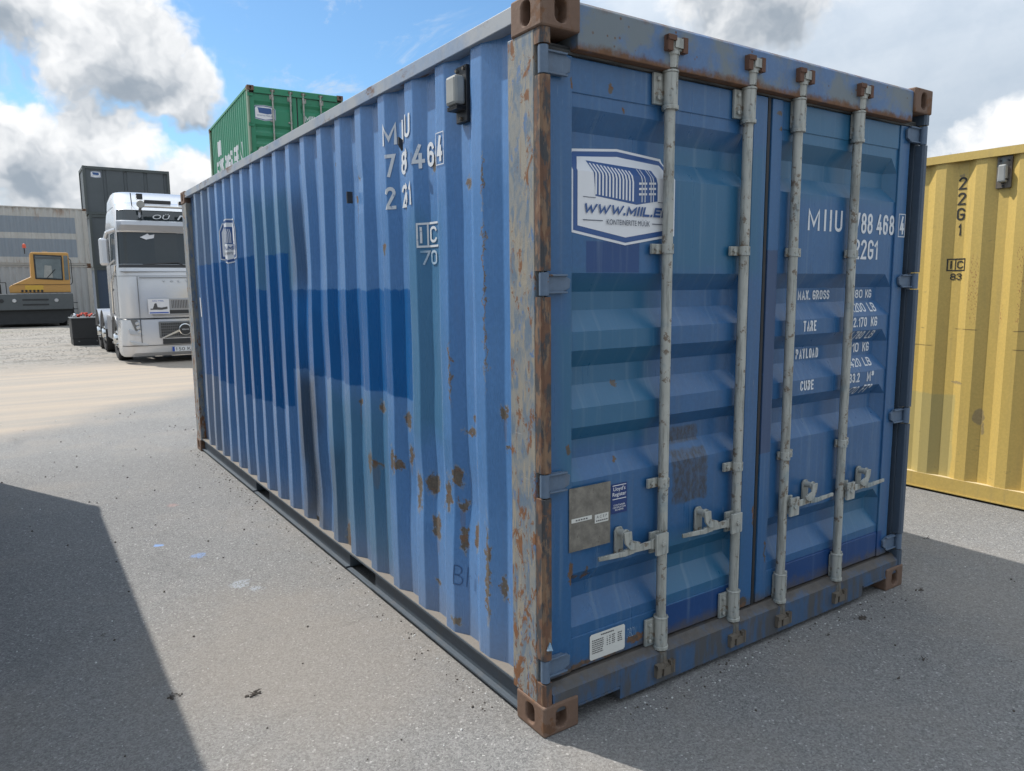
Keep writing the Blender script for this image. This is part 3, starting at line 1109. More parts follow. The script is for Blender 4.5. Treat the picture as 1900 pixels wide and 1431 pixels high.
def door_relief(z, bands):
    for i in range(0, len(bands), 4):
        a, b, c, d = bands[i:i + 4]
        if d <= z <= a:
            if z >= b:
                return REC * (a - z) / (a - b)
            if z >= c:
                return REC
            return REC * (z - d) / (c - d)
    return 0.0


def door_mesh(x0, x1, H, bands, sl, sr, mat):
    """one door leaf: hollow frame round a pressed panel with horizontal ribs"""
    m = MB()
    zb, zt = 0.186, H - 0.176
    px0, px1 = x0 + sl, x1 - sr
    ys_ = DOOR_Y - 0.010
    m.box(x0, px0, ys_, DOOR_Y + 0.05, zb, zt)
    m.box(px1, x1, ys_, DOOR_Y + 0.05, zb, zt)
    m.box(px0, px1, DOOR_Y - 0.004, DOOR_Y + 0.05, H - 0.292, zt - 0.001)
    m.box(px0, px1, DOOR_Y - 0.004, DOOR_Y + 0.05, zb + 0.001, 0.318)
    tp = 0.055
    cols_ = [(px0, 0.0), (px0 + 0.010, 1.0), (px1 - tp, 1.0), (px1, 0.0)]
    zs = [H - 0.29] + list(bands) + [0.316]
    zs = sorted(set(zs), reverse=True)
    o = len(m.v)
    for z in zs:
        for (x, f) in cols_:
            m.v.append((x, DOOR_Y + door_relief(z, bands) * f, z))
    for j in range(len(zs) - 1):
        for i in range(3):
            m.f.append((o + j * 4 + i, o + j * 4 + i + 1, o + j * 4 + 5 + i, o + j * 4 + 4 + i))
    me = bpy.data.meshes.new("door")
    me.from_pydata(m.v, [], m.f)
    me.materials.append(MATS[mat])
    me.update()
    return me


def shift_up(bands, H):
    s = (H - 0.2) / (H20 - 0.2)
    return [0.2 + (b - 0.2) * s for b in bands]


HW = {}


def hw(key, fn):
    if key not in HW:
        HW[key] = fn()
    return HW[key]


def guide_mesh(flip, mat):
    """bearing housing at a rod's end: sleeve, collars and a bolted flange"""
    m = MB()
    s = -1 if flip else 1
    m.cyl((0, 0, -0.058), (0, 0, 0.058), 0.0285, n=16)
    m.cyl((0, 0, -0.074), (0, 0, -0.058), 0.032, n=16)
    m.cyl((0, 0, 0.058), (0, 0, 0.066), 0.031, n=16)
    xa, xb = sorted((-s * 0.072, s * 0.026))
    m.box(xa, xb, 0.012, 0.024, -0.056, 0.056)
    for z in (-0.034, 0.034):
        m.cyl((-s * 0.052, 0.013, z), (-s * 0.052, 0.002, z), 0.0085, n=8)
    return m.mesh("rod_guide", mat)


def bracket_mesh(flip, mat):
    m = MB()
    s = -1 if flip else 1
    m.cyl((0, 0, -0.019), (0, 0, 0.019), 0.0245, n=16)
    xa, xb = sorted((-s * 0.072, s * 0.030))
    m.box(xa, xb, 0.010, 0.022, -0.019, 0.019)
    m.cyl((-s * 0.052, 0.011, 0), (-s * 0.052, 0.001, 0), 0.0085, n=8)
    return m.mesh("rod_bracket", mat)


def cam_mesh(up, mat):
    """forked cam at the end of a rod"""
    m = MB()
    s = 1 if up else -1
    m.cyl((0, 0, 0), (0, 0, s * 0.045), 0.021, 0.023, n=14)
    m.cyl((0, 0, s * 0.045), (0, 0, s * 0.058), 0.027, n=14)
    m.prism([(-0.045, -0.006), (-0.020, -0.024), (0.030, -0.022), (0.034, 0.010), (0.012, 0.022), (-0.030, 0.020)], 'z', s * 0.058, s * 0.092)
    m.box(-0.014, 0.030, -0.030, -0.018, s * 0.066 if up else -0.100, s * 0.100 if up else -0.066)
    return m.mesh("cam", mat)


def keeper_mesh(mat):
    m = MB()
    m.box(-0.052, -0.026, -0.016, 0.03, -0.024, 0.030)
    m.box(0.026, 0.050, -0.016, 0.03, -0.024, 0.030)
    m.box(-0.052, 0.050, 0.012, 0.032, -0.028, 0.034)
    m.box(-0.052, -0.012, -0.020, -0.004, 0.012, 0.030)
    return m.mesh("cam_keeper", mat)


def handle_mesh(flip, mat):
    """locking handle: forked hub on the rod, bar and flattened grip, local x points away from the rod"""
    m = MB()
    s = 1 if flip else -1
    m.box(min(s * 0.004, s * 0.068), max(s * 0.004, s * 0.068), -0.034, -0.022, -0.044, 0.042)
    m.box(min(s * 0.004, s * 0.068), max(s * 0.004, s * 0.068), 0.004, 0.014, -0.044, 0.042)
    m.cyl((s * 0.034, -0.042, 0), (s * 0.034, 0.018, 0), 0.010, n=10)

    def seg(x0, x1, z0, z1, h0, h1, y0, y1):
        a, b = s * x0, s * x1
        m.raw([(a, y0, z0 - h0), (b, y0, z1 - h1), (b, y1, z1 - h1), (a, y1, z0 - h0),
               (a, y0, z0 + h0), (b, y0, z1 + h1), (b, y1, z1 + h1), (a, y1, z0 + h0)],
              [(0, 3, 2, 1), (4, 5, 6, 7), (0, 1, 5, 4), (1, 2, 6, 5), (2, 3, 7, 6), (3, 0, 4, 7)])
    seg(0.030, 0.080, 0.002, 0.002, 0.020, 0.020, -0.019, -0.008)
    seg(0.080, 0.175, 0.002, 0.002, 0.016, 0.013, -0.018, -0.009)
    seg(0.175, 0.225, 0.002, -0.004, 0.014, 0.012, -0.020, -0.008)
    seg(0.225, 0.355, -0.004, 0.002, 0.010, 0.008, -0.022, -0.012)
    return m.mesh("handle", mat, smooth=True)


def retainer_mesh(flip, mat):
    m = MB()
    m.prism([(-0.022, -0.048), (-0.012, -0.060), (0.012, -0.060), (0.022, -0.048), (0.022, 0.050), (0.012, 0.064), (-0.012, 0.064), (-0.022, 0.050)], 'y', 0.018, 0.026)
    m.cyl((0, 0.020, 0.044), (0, -0.016, 0.044), 0.014, n=12)
    m.cyl((0, -0.014, 0.044), (0, -0.022, 0.044), 0.020, n=12)
    s = 1 if flip else -1
    # hooked hasp that drops over the bar
    pts = [(-0.020, 0.056), (0.018, 0.056), (0.022, 0.018), (0.064, 0.004), (0.064, -0.010), (0.040, -0.024), (0.010, -0.016), (-0.014, 0.012)]
    m.prism([(-s * a, b) for a, b in pts], 'y', -0.034, -0.024)
    m.cyl((0, 0.020, -0.044), (0, 0.006, -0.044), 0.010, n=8)
    return m.mesh("handle_retainer", mat)


def container(name, label, loc, rz=0.0, L=L20, H=H20, mats=None, hero=False, doors=True, hardware=True, group=None, cat="shipping container", side_rows=1, flat_rail=False):
    """ISO box: origin at the outer bottom corner on the door end; doors face -y, the marked side faces -x"""
    M = dict(wall="blue_side_wall", door="blue_door", post="scraped_post", top="blue_top_rail", bot="blue_bottom_rail", head="blue_header",
             sill="blue_sill", cast="rusty_casting", hinge="blue_grey_hinge", edge="rusty_edge", rod="galvanised", cam="rusty_cam", roof="blue_frame", ledge="rail_ledge_dust", gasket="gasket_grey")
    M.update(mats or {})
    t = thing(name, label, cat, loc, rz, group)
    amp = 1.0 if hero else 0.0
    bev = 0.004 if hero else 0.0
    # corner castings
    for sx, X in ((1, 0.0), (-1, W20)):
        for sy, Y in ((1, 0.0), (-1, L)):
            for top, Z in ((False, 0.0), (True, H - 0.118)):
                link("corner_casting", casting_mesh(sx, sy, top, M['cast']), t, 0.007 if hero else 0.0, (X, Y, Z))
    hinges = HINGES20 if H < 2.7 else tuple((a + (H - H20) * f, b + (H - H20) * f) for (a, b), f in zip(HINGES20, (1, .66, .33, 0)))
    # posts
    for right in (False, True):
        def X(x, right=right):
            return W20 - x if right else x
        m = MB()
        m.prism([(X(0.005), 0.052), (X(0.046), 0.052), (X(0.046), 0.110), (X(0.075), 0.110), (X(0.075), 0.206), (X(0.005), 0.206)], 'z', 0.116, H - 0.116)
        p_ = m.build("corner_post", "dark_blue_post" if hero and right else M['post'], t, bev)
        strip = MB()
        zs = [0.118]
        for (a, b) in sorted(hinges):
            zs += [a - 0.004, b + 0.004]
        zs.append(H - 0.118)
        for a, b in zip(zs[0::2], zs[1::2]):
            if b - a > 0.01:
                strip.prism([(X(0.005), 0.018), (X(0.012), 0.006), (X(0.038), 0.005), (X(0.046), 0.014), (X(0.046), 0.050), (X(0.005), 0.050)], 'z', a, b)
        strip.build("post_edge", "dark_blue_post" if hero and right else M['edge'], p_, 0.0)
        m = MB().box(min(X(0.005), X(0.062)), max(X(0.005), X(0.062)), L - 0.205, L - 0.006, 0.116, H - 0.116)
        m.build("corner_post", M['post'], t, bev)
        # rails
        m = MB().prism([(X(0.006), H - 0.066), (X(0.062), H - 0.066), (X(0.062), H - 0.008), (X(0.006), H - 0.008)], 'y', 0.176, L - 0.176)
        m.build("top_rail", M['top'], t, 0.003 if hero else 0.0)
        # bottom rail: a channel open to the outside, pierced by fork pockets
        fk = ((1.60, 1.965), (3.60, 3.96)) if L < 7 else ()
        m = MB()
        m.box(min(X(0.012), X(0.062)), max(X(0.012), X(0.062)), 0.176, L - 0.176, 0.124, 0.133)
        y_ = 0.176
        segs = []
        for (a, b) in fk:
            segs.append((y_, a))
            y_ = b
        segs.append((y_, L - 0.176))
        for (a, b) in segs:
            m.box(min(X(0.040), X(0.048)), max(X(0.040), X(0.048)), a, b, 0.026, 0.124)
            m.box(min(X(0.014), X(0.048)), max(X(0.014), X(0.048)), a, b, 0.018, 0.026)
        for (a, b) in fk:
            m.box(min(X(0.018), X(0.048)), max(X(0.018), X(0.048)), a, b, 0.010, 0.017)
            m.box(min(X(0.046), X(0.5)), max(X(0.046), X(0.5)), a, b, 0.112, 0.118)
            for yy in (a, b):
                m.box(min(X(0.042), X(0.5)), max(X(0.042), X(0.5)), yy - 0.004, yy + 0.004, 0.020, 0.112)
        if flat_rail:
            m = MB().box(min(X(0.010), X(0.062)), max(X(0.010), X(0.062)), 0.176, L - 0.176, 0.018, 0.133)
            m.box(min(X(0.004), X(0.0095)), max(X(0.004), X(0.0095)), 0.176, L - 0.176, 0.018, 0.028)
        br = m.build("bottom_rail", M['bot'], t)
        m = MB()
        n = 60 if hero else 2
        for i in range(n + 1):
            yy = 0.207 + (L - 0.414) * i / n
            m.v += [(X(0.0135 + (0.002 * random.random() if hero else 0)), yy, 0.1345), (X(0.062), yy, 0.1375 if hero else 0.1345)]
        for i in range(n):
            m.f.append((2 * i, 2 * i + 1, 2 * i + 3, 2 * i + 2))
        m.build("dusty_ledge", M['ledge'], br)
        w = link("side_wall", wall_mesh("side_wall", L, H, M['wall'] if not (hero and right) else "blue_frame", right, amp, 28 if hero else side_rows), t)
        if hero:
            bv = w.modifiers.new("rounded_folds", 'BEVEL')
            bv.width = 0.0045
            bv.segments = 2
            bv.limit_method = 'ANGLE'
            bv.angle_limit = R(15)
        if not right:
            t_wall = w
    link("roof", roof_mesh(L, H, M['roof']), t)
    # blind end
    m = MB()
    n = 9
    pts = []
    for i in range(n):
        b = 0.075 + i * (W20 - 0.15) / n
        s_ = (W20 - 0.15) / n
        pts += [(b, L - 0.062), (b + s_ * 0.36, L - 0.062), (b + s_ * 0.5, L - 0.018), (b + s_ * 0.86, L - 0.018)]
    pts.append((W20 - 0.075, L - 0.062))
    for (x, y) in pts:
        m.v += [(x, y, 0.12), (x, y, H - 0.07)]
    for i in range(len(pts) - 1):
        m.f.append((2 * i, 2 * i + 2, 2 * i + 3, 2 * i + 1))
    m.build("end_wall", M['wall'] if not hero else "blue_frame", t, smooth=False)
    MB().box(0.16, W20 - 0.16, L - 0.075, L - 0.010, H - 0.10, H - 0.010).build("end_rail", M['top'], t)
    MB().box(0.16, W20 - 0.16, L - 0.075, L - 0.010, 0.020, 0.125).build("end_sill", M['bot'], t)
    MB().box(0.064, W20 - 0.064, 0.11, L - 0.08, 0.135, 0.165).build("floor", "dark_void", t)
    # door end
    hd = MB()
    hd.prism([(0.012, H - 0.165), (0.012, H - 0.022), (0.030, H - 0.008), (0.130, H - 0.008), (0.130, H - 0.165)], 'x', 0.160, W20 - 0.160)
    # the profile is (y, z)
    hd.build("door_header", M['head'], t, 0.003 if hero else 0.0)
    sl_ = MB()
    sl_.prism([(0.008, 0.026), (0.008, 0.150), (0.046, 0.178), (0.120, 0.178), (0.120, 0.026)], 'x', 0.378, W20 - 0.378)
    sl_.prism([(0.0085, 0.080), (0.0085, 0.150), (0.0462, 0.1778), (0.120, 0.1778), (0.120, 0.080)], 'x', 0.047, 0.378)
    sl_.prism([(0.0085, 0.080), (0.0085, 0.150), (0.0462, 0.1778), (0.120, 0.1778), (0.120, 0.080)], 'x', W20 - 0.378, W20 - 0.047)
    sl_.prism([(0.004, 0.072), (0.004, 0.080), (0.12, 0.080), (0.12, 0.072)], 'x', 0.163, 0.372)
    sl_.prism([(0.004, 0.072), (0.004, 0.080), (0.12, 0.080), (0.12, 0.072)], 'x', W20 - 0.372, W20 - 0.163)
    sl_.build("door_sill", M['sill'], t)
    gk = MB()
    gk.box(0.047, W20 - 0.047, 0.062, 0.075, H - 0.178, H - 0.150)
    for i in range(3):
        gk.box(0.047, W20 - 0.047, 0.048 + 0.004 * i, 0.064, H - 0.174 + i * 0.010, H - 0.1665 + i * 0.010)
    gv = MB()
    gv.box(1.214, 1.246, 0.060, 0.085, 0.17, H - 0.15)
    gv.box(1.2215, 1.2385, 0.054, 0.062, 0.16, H - 0.17)
    gv.box(0.0465, 0.060, 0.075, 0.10, 0.17, H - 0.17)
    gv.box(2.343, 2.366, 0.066, 0.10, 0.17, H - 0.17)
    gv.box(2.366, 2.392, 0.082, 0.10, 0.17, H - 0.17)
    gk.build("door_gasket", M['gasket'], t)
    gv.build("door_gasket", "rubber", t)["kind"] = "stuff"
    if not doors:
        return t, t_wall, None, None
    bands = BANDS20 if H < 2.7 else shift_up(BANDS20, H)
    dl = link("door", door_mesh(0.056, 1.214, H, bands, 0.110, 0.088, M['door']), t, 0.003 if hero else 0.0)
    dr = link("door", door_mesh(1.246, 2.342, H, bands, 0.070, 0.090, M['door']), t, 0.003 if hero else 0.0)
    for d_, right in ((dl, False), (dr, True)):
        for (a, b) in hinges:
            def X(x, right=right):
                return W20 - x if right else x
            m = MB()
            m.cyl((X(0.024), 0.024, a), (X(0.024), 0.024, b), 0.0175, n=14)
            zc = (a + b) / 2
            m.prism([(X(0.024), a + 0.006), (X(0.110), a + 0.008), (X(0.146), a + 0.026), (X(0.150), b - 0.024), (X(0.112), b - 0.006), (X(0.024), b - 0.006)], 'y', 0.036, 0.049)
            m.box(min(X(0.024), X(0.13)), max(X(0.024), X(0.13)), 0.026, 0.038, b - 0.014, b - 0.007)
            m.box(min(X(0.024), X(0.13)), max(X(0.024), X(0.13)), 0.026, 0.038, a + 0.007, a + 0.014)
            m.build("hinge", M['hinge'], d_, 0.002 if hero else 0.0)
    if hardware:
        for (rx, flip) in ((0.614, False), (1.062, False), (1.392, True), (1.842, True)):
            ry = 0.028
            m = MB()
            m.cyl((rx, ry, 0.150), (rx, ry, H - 0.150), 0.0205, n=18)
            rod = m.build("locking_rod", M['rod'], t)
            dz = H - H20
            for z in (2.360 + dz, 0.236):
                link("rod_guide", hw(('g', flip, M['rod']), lambda: guide_mesh(flip, M['rod'])), rod, 0.002 if hero else 0, (rx, ry, z))
            for z in (1.777 + dz * .7, 0.862 + dz * .3):
                link("rod_bracket", hw(('b', flip, M['rod']), lambda: bracket_mesh(flip, M['rod'])), rod, 0.002 if hero else 0, (rx, ry, z))
            link("cam", hw(('c', True, M['rod']), lambda: cam_mesh(True, M['rod'])), rod, 0, (rx, ry - 0.008, H - 0.158))
            link("cam", hw(('c', False, 'grimy_steel'), lambda: cam_mesh(False, 'grimy_steel')), rod, 0, (rx, ry - 0.008, 0.158))
            link("cam_keeper", hw(('k', M['cam']), lambda: keeper_mesh(M['cam'])), rod, 0, (rx, ry - 0.022, H - 0.082))
            link("cam_keeper", hw(('k', 'grimy_steel'), lambda: keeper_mesh('grimy_steel')), rod, 0, (rx, ry - 0.022, 0.082))
            link("handle", hw(('h', flip, M['rod']), lambda: handle_mesh(flip, M['rod'])), rod, 0.0015 if hero else 0, (rx, ry - 0.006, 0.624))
            hx = rx + (0.195 if flip else -0.215)
            link("handle_retainer", hw(('r', flip, M['rod']), lambda: retainer_mesh(flip, M['rod'])), rod, 0.0015 if hero else 0, (hx, ry, 0.650))
    return t, t_wall, dl, dr


# ------------------------------------------------------------------ the seller's sticker (drawn in 0..1 x 0..1, laid on any surface)
def company_sticker(parent, surf, u0, u1, v0, v1, cu=(), cv=(), fine=True, nrm=(0, -1, 0)):
    def T(p):
        return (u0 + (u1 - u0) * p[0], v0 + (v1 - v0) * p[1])
    lay = [0]

    def put(bm, mat, name):
        lay[0] += 1
        off = 0.0012 + 0.0007 * lay[0]
        o = drape(bm, name, mat, parent, lambda u, v: surf(u, v, off), cu, cv, nrm)
        if name in ('sticker_stripes', 'sticker_lines', 'lettering'):
            o['kind'] = 'stuff'
        return o
    sh = [(0.07, 0.95), (0.49, 1.0), (0.93, 0.95), (1.0, 0.76), (1.0, 0.115), (0.50, 0.0), (0.0, 0.115), (0.0, 0.76)]
    aspect = (v1 - v0) / abs(u1 - u0)

    def ins(d):
        q = inset([(p[0], p[1] * aspect) for p in sh], d)
        return [(p[0], p[1] / aspect) for p in q]
    put(poly_bm([[T(p) for p in sh]]), "sticker_white", "sticker")
    put(poly_bm([[T(p) for p in ins(0.018)]]), "sticker_blue", "sticker_border")
    put(poly_bm([[T(p) for p in ins(0.055)]]), "sticker_white", "sticker_field")
    if not fine:
        put(poly_bm([[T(p) for p in ((.18, .83), (.80, .82), (.82, .47), (.62, .42), (.22, .48))]]), "sticker_blue", "sticker_drawing")
        put(text_bm("WWW.MIIL.EE", *T((.14, 0))[:1], *T((.90, 0))[:1], T((0, .28))[1], T((0, .37))[1], 0.0, 0.3), "sticker_blue", "lettering")
        return
    # little container drawing
    put(poly_bm([[T(p) for p in ((.17, .84), (.46, .82), (.585, .72), (.605, .425), (.215, .485), (.20, .70))],
                 [T(p) for p in ((.46, .82), (.78, .80), (.815, .66), (.815, .475), (.605, .425), (.585, .72))]]), "sticker_blue", "sticker_drawing")
    st = []
    for i in range(12):
        a = .205 + i * .0318
        dy = -i * .0040
        st.append([T((a - .018, .815 + dy)), T((a - .004, .815 + dy)), T((a + .021, .70 + dy)), T((a + .021, .50 + dy)), T((a + .006, .50 + dy)), T((a + .006, .70 + dy))])
    put(poly_bm(st), "sticker_white", "sticker_stripes")
    st = []
    for a in (.655, .685, .745, .770):
        st.append([T((a - .028, .80)), T((a - .021, .80)), T((a + .004, .68)), T((a + .004, .455)), T((a - .003, .455)), T((a - .003, .68))])
    for b in (.655, .60, .545):
        st.append([T((.625, b)), T((.705, b + .008)), T((.705, b - .014)), T((.625, b - .022))])
        st.append([T((.725, b + .010)), T((.795, b + .016)), T((.795, b - .006)), T((.725, b - .012))])
    put(poly_bm(st), "sticker_white", "sticker_stripes")
    # ground lines, web address, strap line
    put(poly_bm([[T(p) for p in ((.10, .472), (.215, .468), (.215, .462), (.10, .466))], [T(p) for p in ((.815, .468), (.93, .464), (.93, .458), (.815, .462))],
                 [T(p) for p in ((.10, .245), (.28, .245), (.28, .237), (.10, .237))], [T(p) for p in ((.76, .237), (.92, .237), (.92, .229), (.76, .229))]]), "sticker_dark", "sticker_lines")
    put(block_bm("WWW.MIIL.EE", T((.10, 0))[0], T((.92, 0))[0], T((0, .305))[1], T((0, .405))[1], 0.24, 0.28), "sticker_blue", "lettering")
    put(text_bm("KONTEINERITE MÜÜK", T((.315, 0))[0], T((.735, 0))[0], T((0, .205))[1], T((0, .272))[1], 0.0, 0.0), "sticker_dark", "lettering")


# ------------------------------------------------------------------ the blue container
blue, b_wall, b_dl, b_dr = container("shipping_container", "weathered blue container with scraped corner post, nearest and largest in the yard", (0, 0, 0), hero=True)
CS = side_creases(L20)
CY = [c[0] for c in CS]


def on_side(u, v, off):
    """u runs left to right along the wall as seen from outside (towards the doors), v is height"""
    y = -u
    return Vector((prof(CS, y) + wob(y, v, 1.0) - off - 0.0015, y, v))


def on_door(u, v, off):
    return Vector((u, DOOR_Y + door_relief(v, BANDS20) - off - (0.0045 if v < 0.318 else 0.0), v))


def on_stile(u, v, off):
    return Vector((u, DOOR_Y - 0.010 - off, v))


SC = [-c for c in CY]
ROWS = [0.134 + (H20 - 0.065 - 0.134) * j / 28 for j in range(29)]


def side_text(s, y0, y1, z0, z1, mat="white_lettering", bold=0.003):
    drape(block_bm(s, -y0, -y1, z0, z1, 0.16), "lettering", mat, b_wall, lambda u, v: on_side(u, v, 0.0012), SC, ROWS, (-1, 0, 0))


for s, y0, y1 in (("M", 1.272, 1.186), ("I", 1.142, 1.126), ("I", 1.092, 1.076), ("U", 1.046, 0.990)):
    side_text(s, y0, y1, 2.293, 2.392)
for s, y0, y1 in (("7", 1.252, 1.196), ("8", 1.150, 1.098), ("8", 1.072, 1.020), ("4", 0.972, 0.908), ("6", 0.894, 0.838), ("8", 0.806, 0.764), ("4", 0.748, 0.706)):
    side_text(s, y0, y1, 2.150, 2.252)
for s, y0, y1 in (("2", 1.258, 1.200), ("2", 1.152, 1.098), ("G", 1.080, 1.026), ("1", 1.014, 0.990)):
    side_text(s, y0, y1, 2.003, 2.105)


def frame_polys(u0, u1, v0, v1, w):
    return [[(u0, v0), (u1, v0), (u1, v0 + w), (u0, v0 + w)], [(u0, v1 - w), (u1, v1 - w), (u1, v1), (u0, v1)],
            [(u0, v0 + w), (u0 + w, v0 + w), (u0 + w, v1 - w), (u0, v1 - w)], [(u1 - w, v0 + w), (u1, v0 + w), (u1, v1 - w), (u1 - w, v1 - w)]]


drape(poly_bm(frame_polys(-0.760, -0.694, 2.136, 2.266, 0.004)), "lettering", "white_lettering", b_wall, lambda u, v: on_side(u, v, 0.0012), SC, ROWS, (-1, 0, 0))
drape(poly_bm(frame_polys(-0.962, -0.800, 1.813, 1.920, 0.009) + [[(-0.910, 1.822), (-0.902, 1.822), (-0.902, 1.911), (-0.910, 1.911)]]), "lettering", "white_lettering", b_wall, lambda u, v: on_side(u, v, 0.0012), SC, ROWS, (-1, 0, 0))
side_text("i", 0.944, 0.928, 1.832, 1.902)
side_text("C", 0.892, 0.836, 1.832, 1.902)
side_text("70", 0.945, 0.838, 1.738, 1.800, "faded_lettering")
company_sticker(b_wall, on_side, -4.62, -4.06, 1.845, 2.205, SC, ROWS, nrm=(-1, 0, 0))
drape(poly_bm([[(-5.60, 1.38), (-5.50, 1.38), (-5.50, 1.56), (-5.60, 1.56)]]), "sticker", "sticker_white", b_wall, lambda u, v: on_side(u, v, 0.0015), SC, ROWS)
drape(text_bm("Bhi", -0.690, -0.560, 0.355, 0.445, -0.028, 0.1), "scribble", "felt_pen", b_wall, lambda u, v: on_side(u, v, 0.0012), SC, ROWS, (-1, 0, 0))

# vent cover high on the side wall
vent_y, vent_x = 0.575, XI
m = MB()
m.box(XO + 0.012, XI - 0.002, 0.530, 0.612, 2.276, 2.486)
vp = m.build("vent_cover", "black_plastic", blue, 0.003)
m = MB()
m.prism([(0.612, 2.335), (0.535, 2.335), (0.535, 2.445), (0.612, 2.445)], 'x', -0.016, XO + 0.012)
m.build("vent_hood", "vent_plastic", vp, 0.012)
m = MB()
for i in range(4):
    m.box(-0.010, XO + 0.014, 0.5335, 0.610, 2.318 + i * 0.004, 2.320 + i * 0.004)
m.build("vent_slots", "black_plastic", vp)
for (yy, zz) in ((0.545, 2.472), (0.598, 2.472), (0.570, 2.290)):
    MB().cyl((XO + 0.014, yy, zz), (XO + 0.004, yy, zz), 0.007, n=8).build("rivet", "grimy_steel", vp)
# torn sliver, little magnet block
MB().prism([(-0.004, 2.235), (-0.022, 2.262), (-0.022, 2.292), (-0.002, 2.280)], 'y', 1.020, 1.034).build("bent_tag", "black_plastic", blue)
MB().box(-0.010, XO, 1.668, 1.678, 2.072, 2.130).build("bent_tag", "black_plastic", blue)

# door lettering
def door_text(s, u0, u1, v0, v1, door=b_dr, mat="white_lettering", bold=0.003, shear=0.0, surf=on_door, off=0.0012):
    sh = (door_relief((v0 + v1) / 2, BANDS20) + 0.008) * 1.43 * (0.0 if surf is on_stile else 1.0)
    return drape(block_bm(s, u0 + sh, u1 + sh, v0, v1, 0.145 if v1 - v0 > 0.07 else 0.165), "lettering", mat, door, lambda u, v: surf(u, v, off), (), BANDS20)


for s, a, b in (("M", 1.523, 1.612), ("I", 1.646, 1.659), ("I", 1.690, 1.703), ("U", 1.731, 1.790)):
    door_text(s, a, b, 1.880, 1.978)
door_text("788 468", 1.892, 2.240, 1.878, 1.976)
door_text("4", 2.289, 2.328, 1.884, 1.974, surf=on_stile)
drape(poly_bm(frame_polys(2.276, 2.338, 1.870, 1.986, 0.004)), "lettering", "white_lettering", b_dr, lambda u, v: on_stile(u, v, 0.0012))
door_text("22G1", 1.896, 2.104, 1.755, 1.850)
for s, a, b, lo, hi in (("MAX. GROSS", 1.471, 1.719, 1.565, 1.609), (".480", 1.888, 2.000, 1.566, 1.608), ("KG", 2.026, 2.081, 1.566, 1.608),
                        ("7.200", 1.876, 2.020, 1.498, 1.542), ("LB", 2.052, 2.113, 1.498, 1.542),
                        ("TARE", 1.523, 1.621, 1.421, 1.470), ("2.170", 1.925, 2.042, 1.425, 1.472), ("KG", 2.078, 2.135, 1.425, 1.472),
                        ("4.780", 1.902, 2.020, 1.362, 1.403), ("LB", 2.050, 2.112, 1.362, 1.403),
                        ("PAYLOAD", 1.473, 1.648, 1.288, 1.335), (".310", 1.884, 1.992, 1.294, 1.341), ("KG", 2.026, 2.084, 1.294, 1.341),
                        ("2.420", 1.874, 2.006, 1.223, 1.264), ("LB", 2.036, 2.100, 1.223, 1.264),
                        ("CUBE", 1.519, 1.621, 1.144, 1.191), ("33.2", 1.914, 2.006, 1.148, 1.195), ("M³", 2.070, 2.132, 1.146, 1.197),
                        ("170", 1.908, 1.990, 1.084, 1.126), ("FT³", 2.030, 2.106, 1.084, 1.130)):
    door_text(s, a, b, lo, hi, bold=0.004)

# stickers and plates on the left door
company_sticker(b_dl, on_door, 0.168, 0.680, 1.788, 2.140, (), BANDS20)
pl_ = MB().box(0.151, 0.351, 0.045, 0.0475, 0.662, 0.904)
plate = pl_.build("data_plate", "old_aluminium_plate", b_dl)
tag(plate, "corroded blank metal data plate")


def at_y(y):
    return lambda u, v: Vector((u, y, v))


drape(poly_bm([[(0.160, 0.773), (0.258, 0.773), (0.258, 0.789), (0.160, 0.789)]]), "label", "label_paper", b_dl, at_y(0.0435))
drape(poly_bm([[(0.272, 0.752), (0.340, 0.752), (0.340, 0.786), (0.272, 0.786)]]), "label", "label_paper", b_dl, at_y(0.0435))
drape(text_bm("A C E P", 0.280, 0.332, 0.770, 0.781), "lettering", "label_ink", b_dl, at_y(0.0425))
ink = [[(0.18 + i * .012, 0.778), (0.188 + i * .012, 0.778), (0.188 + i * .012, 0.783), (0.18 + i * .012, 0.783)] for i in range(5)]
ink += [[(0.278 + i * .010, 0.758), (0.285 + i * .010, 0.758), (0.285 + i * .010, 0.763), (0.278 + i * .010, 0.763)] for i in range(6)]
drape(poly_bm(ink), "small_print", "label_ink", b_dl, at_y(0.0427))["kind"] = "stuff"
drape(poly_bm([[(0.366, 0.766), (0.448, 0.766), (0.448, 0.884), (0.366, 0.884)]]), "sticker", "sticker_navy", b_dl, at_y(0.0575))
drape(text_bm("Lloyd's", 0.376, 0.438, 0.852, 0.872, 0.01), "lettering", "sticker_white", b_dl, at_y(0.0565))
drape(text_bm("Register", 0.372, 0.442, 0.830, 0.850, 0.01), "lettering", "sticker_white", b_dl, at_y(0.0565))
drape(poly_bm([[(0.372, 0.876), (0.442, 0.876), (0.442, 0.879), (0.372, 0.879)], [(0.372, 0.822), (0.442, 0.822), (0.442, 0.825), (0.372, 0.825)]]), "lettering", "sticker_white", b_dl, at_y(0.0565))
for i, s in enumerate(("CONTAINER", "CERTIFICATION", "SCHEME")):
    w_ = (0.060, 0.066, 0.044)[i]
    drape(text_bm(s, 0.407 - w_ / 2, 0.407 + w_ / 2, 0.796 - i * .0095, 0.8025 - i * .0095, 0.01), "lettering", "sticker_white", b_dl, at_y(0.0565))
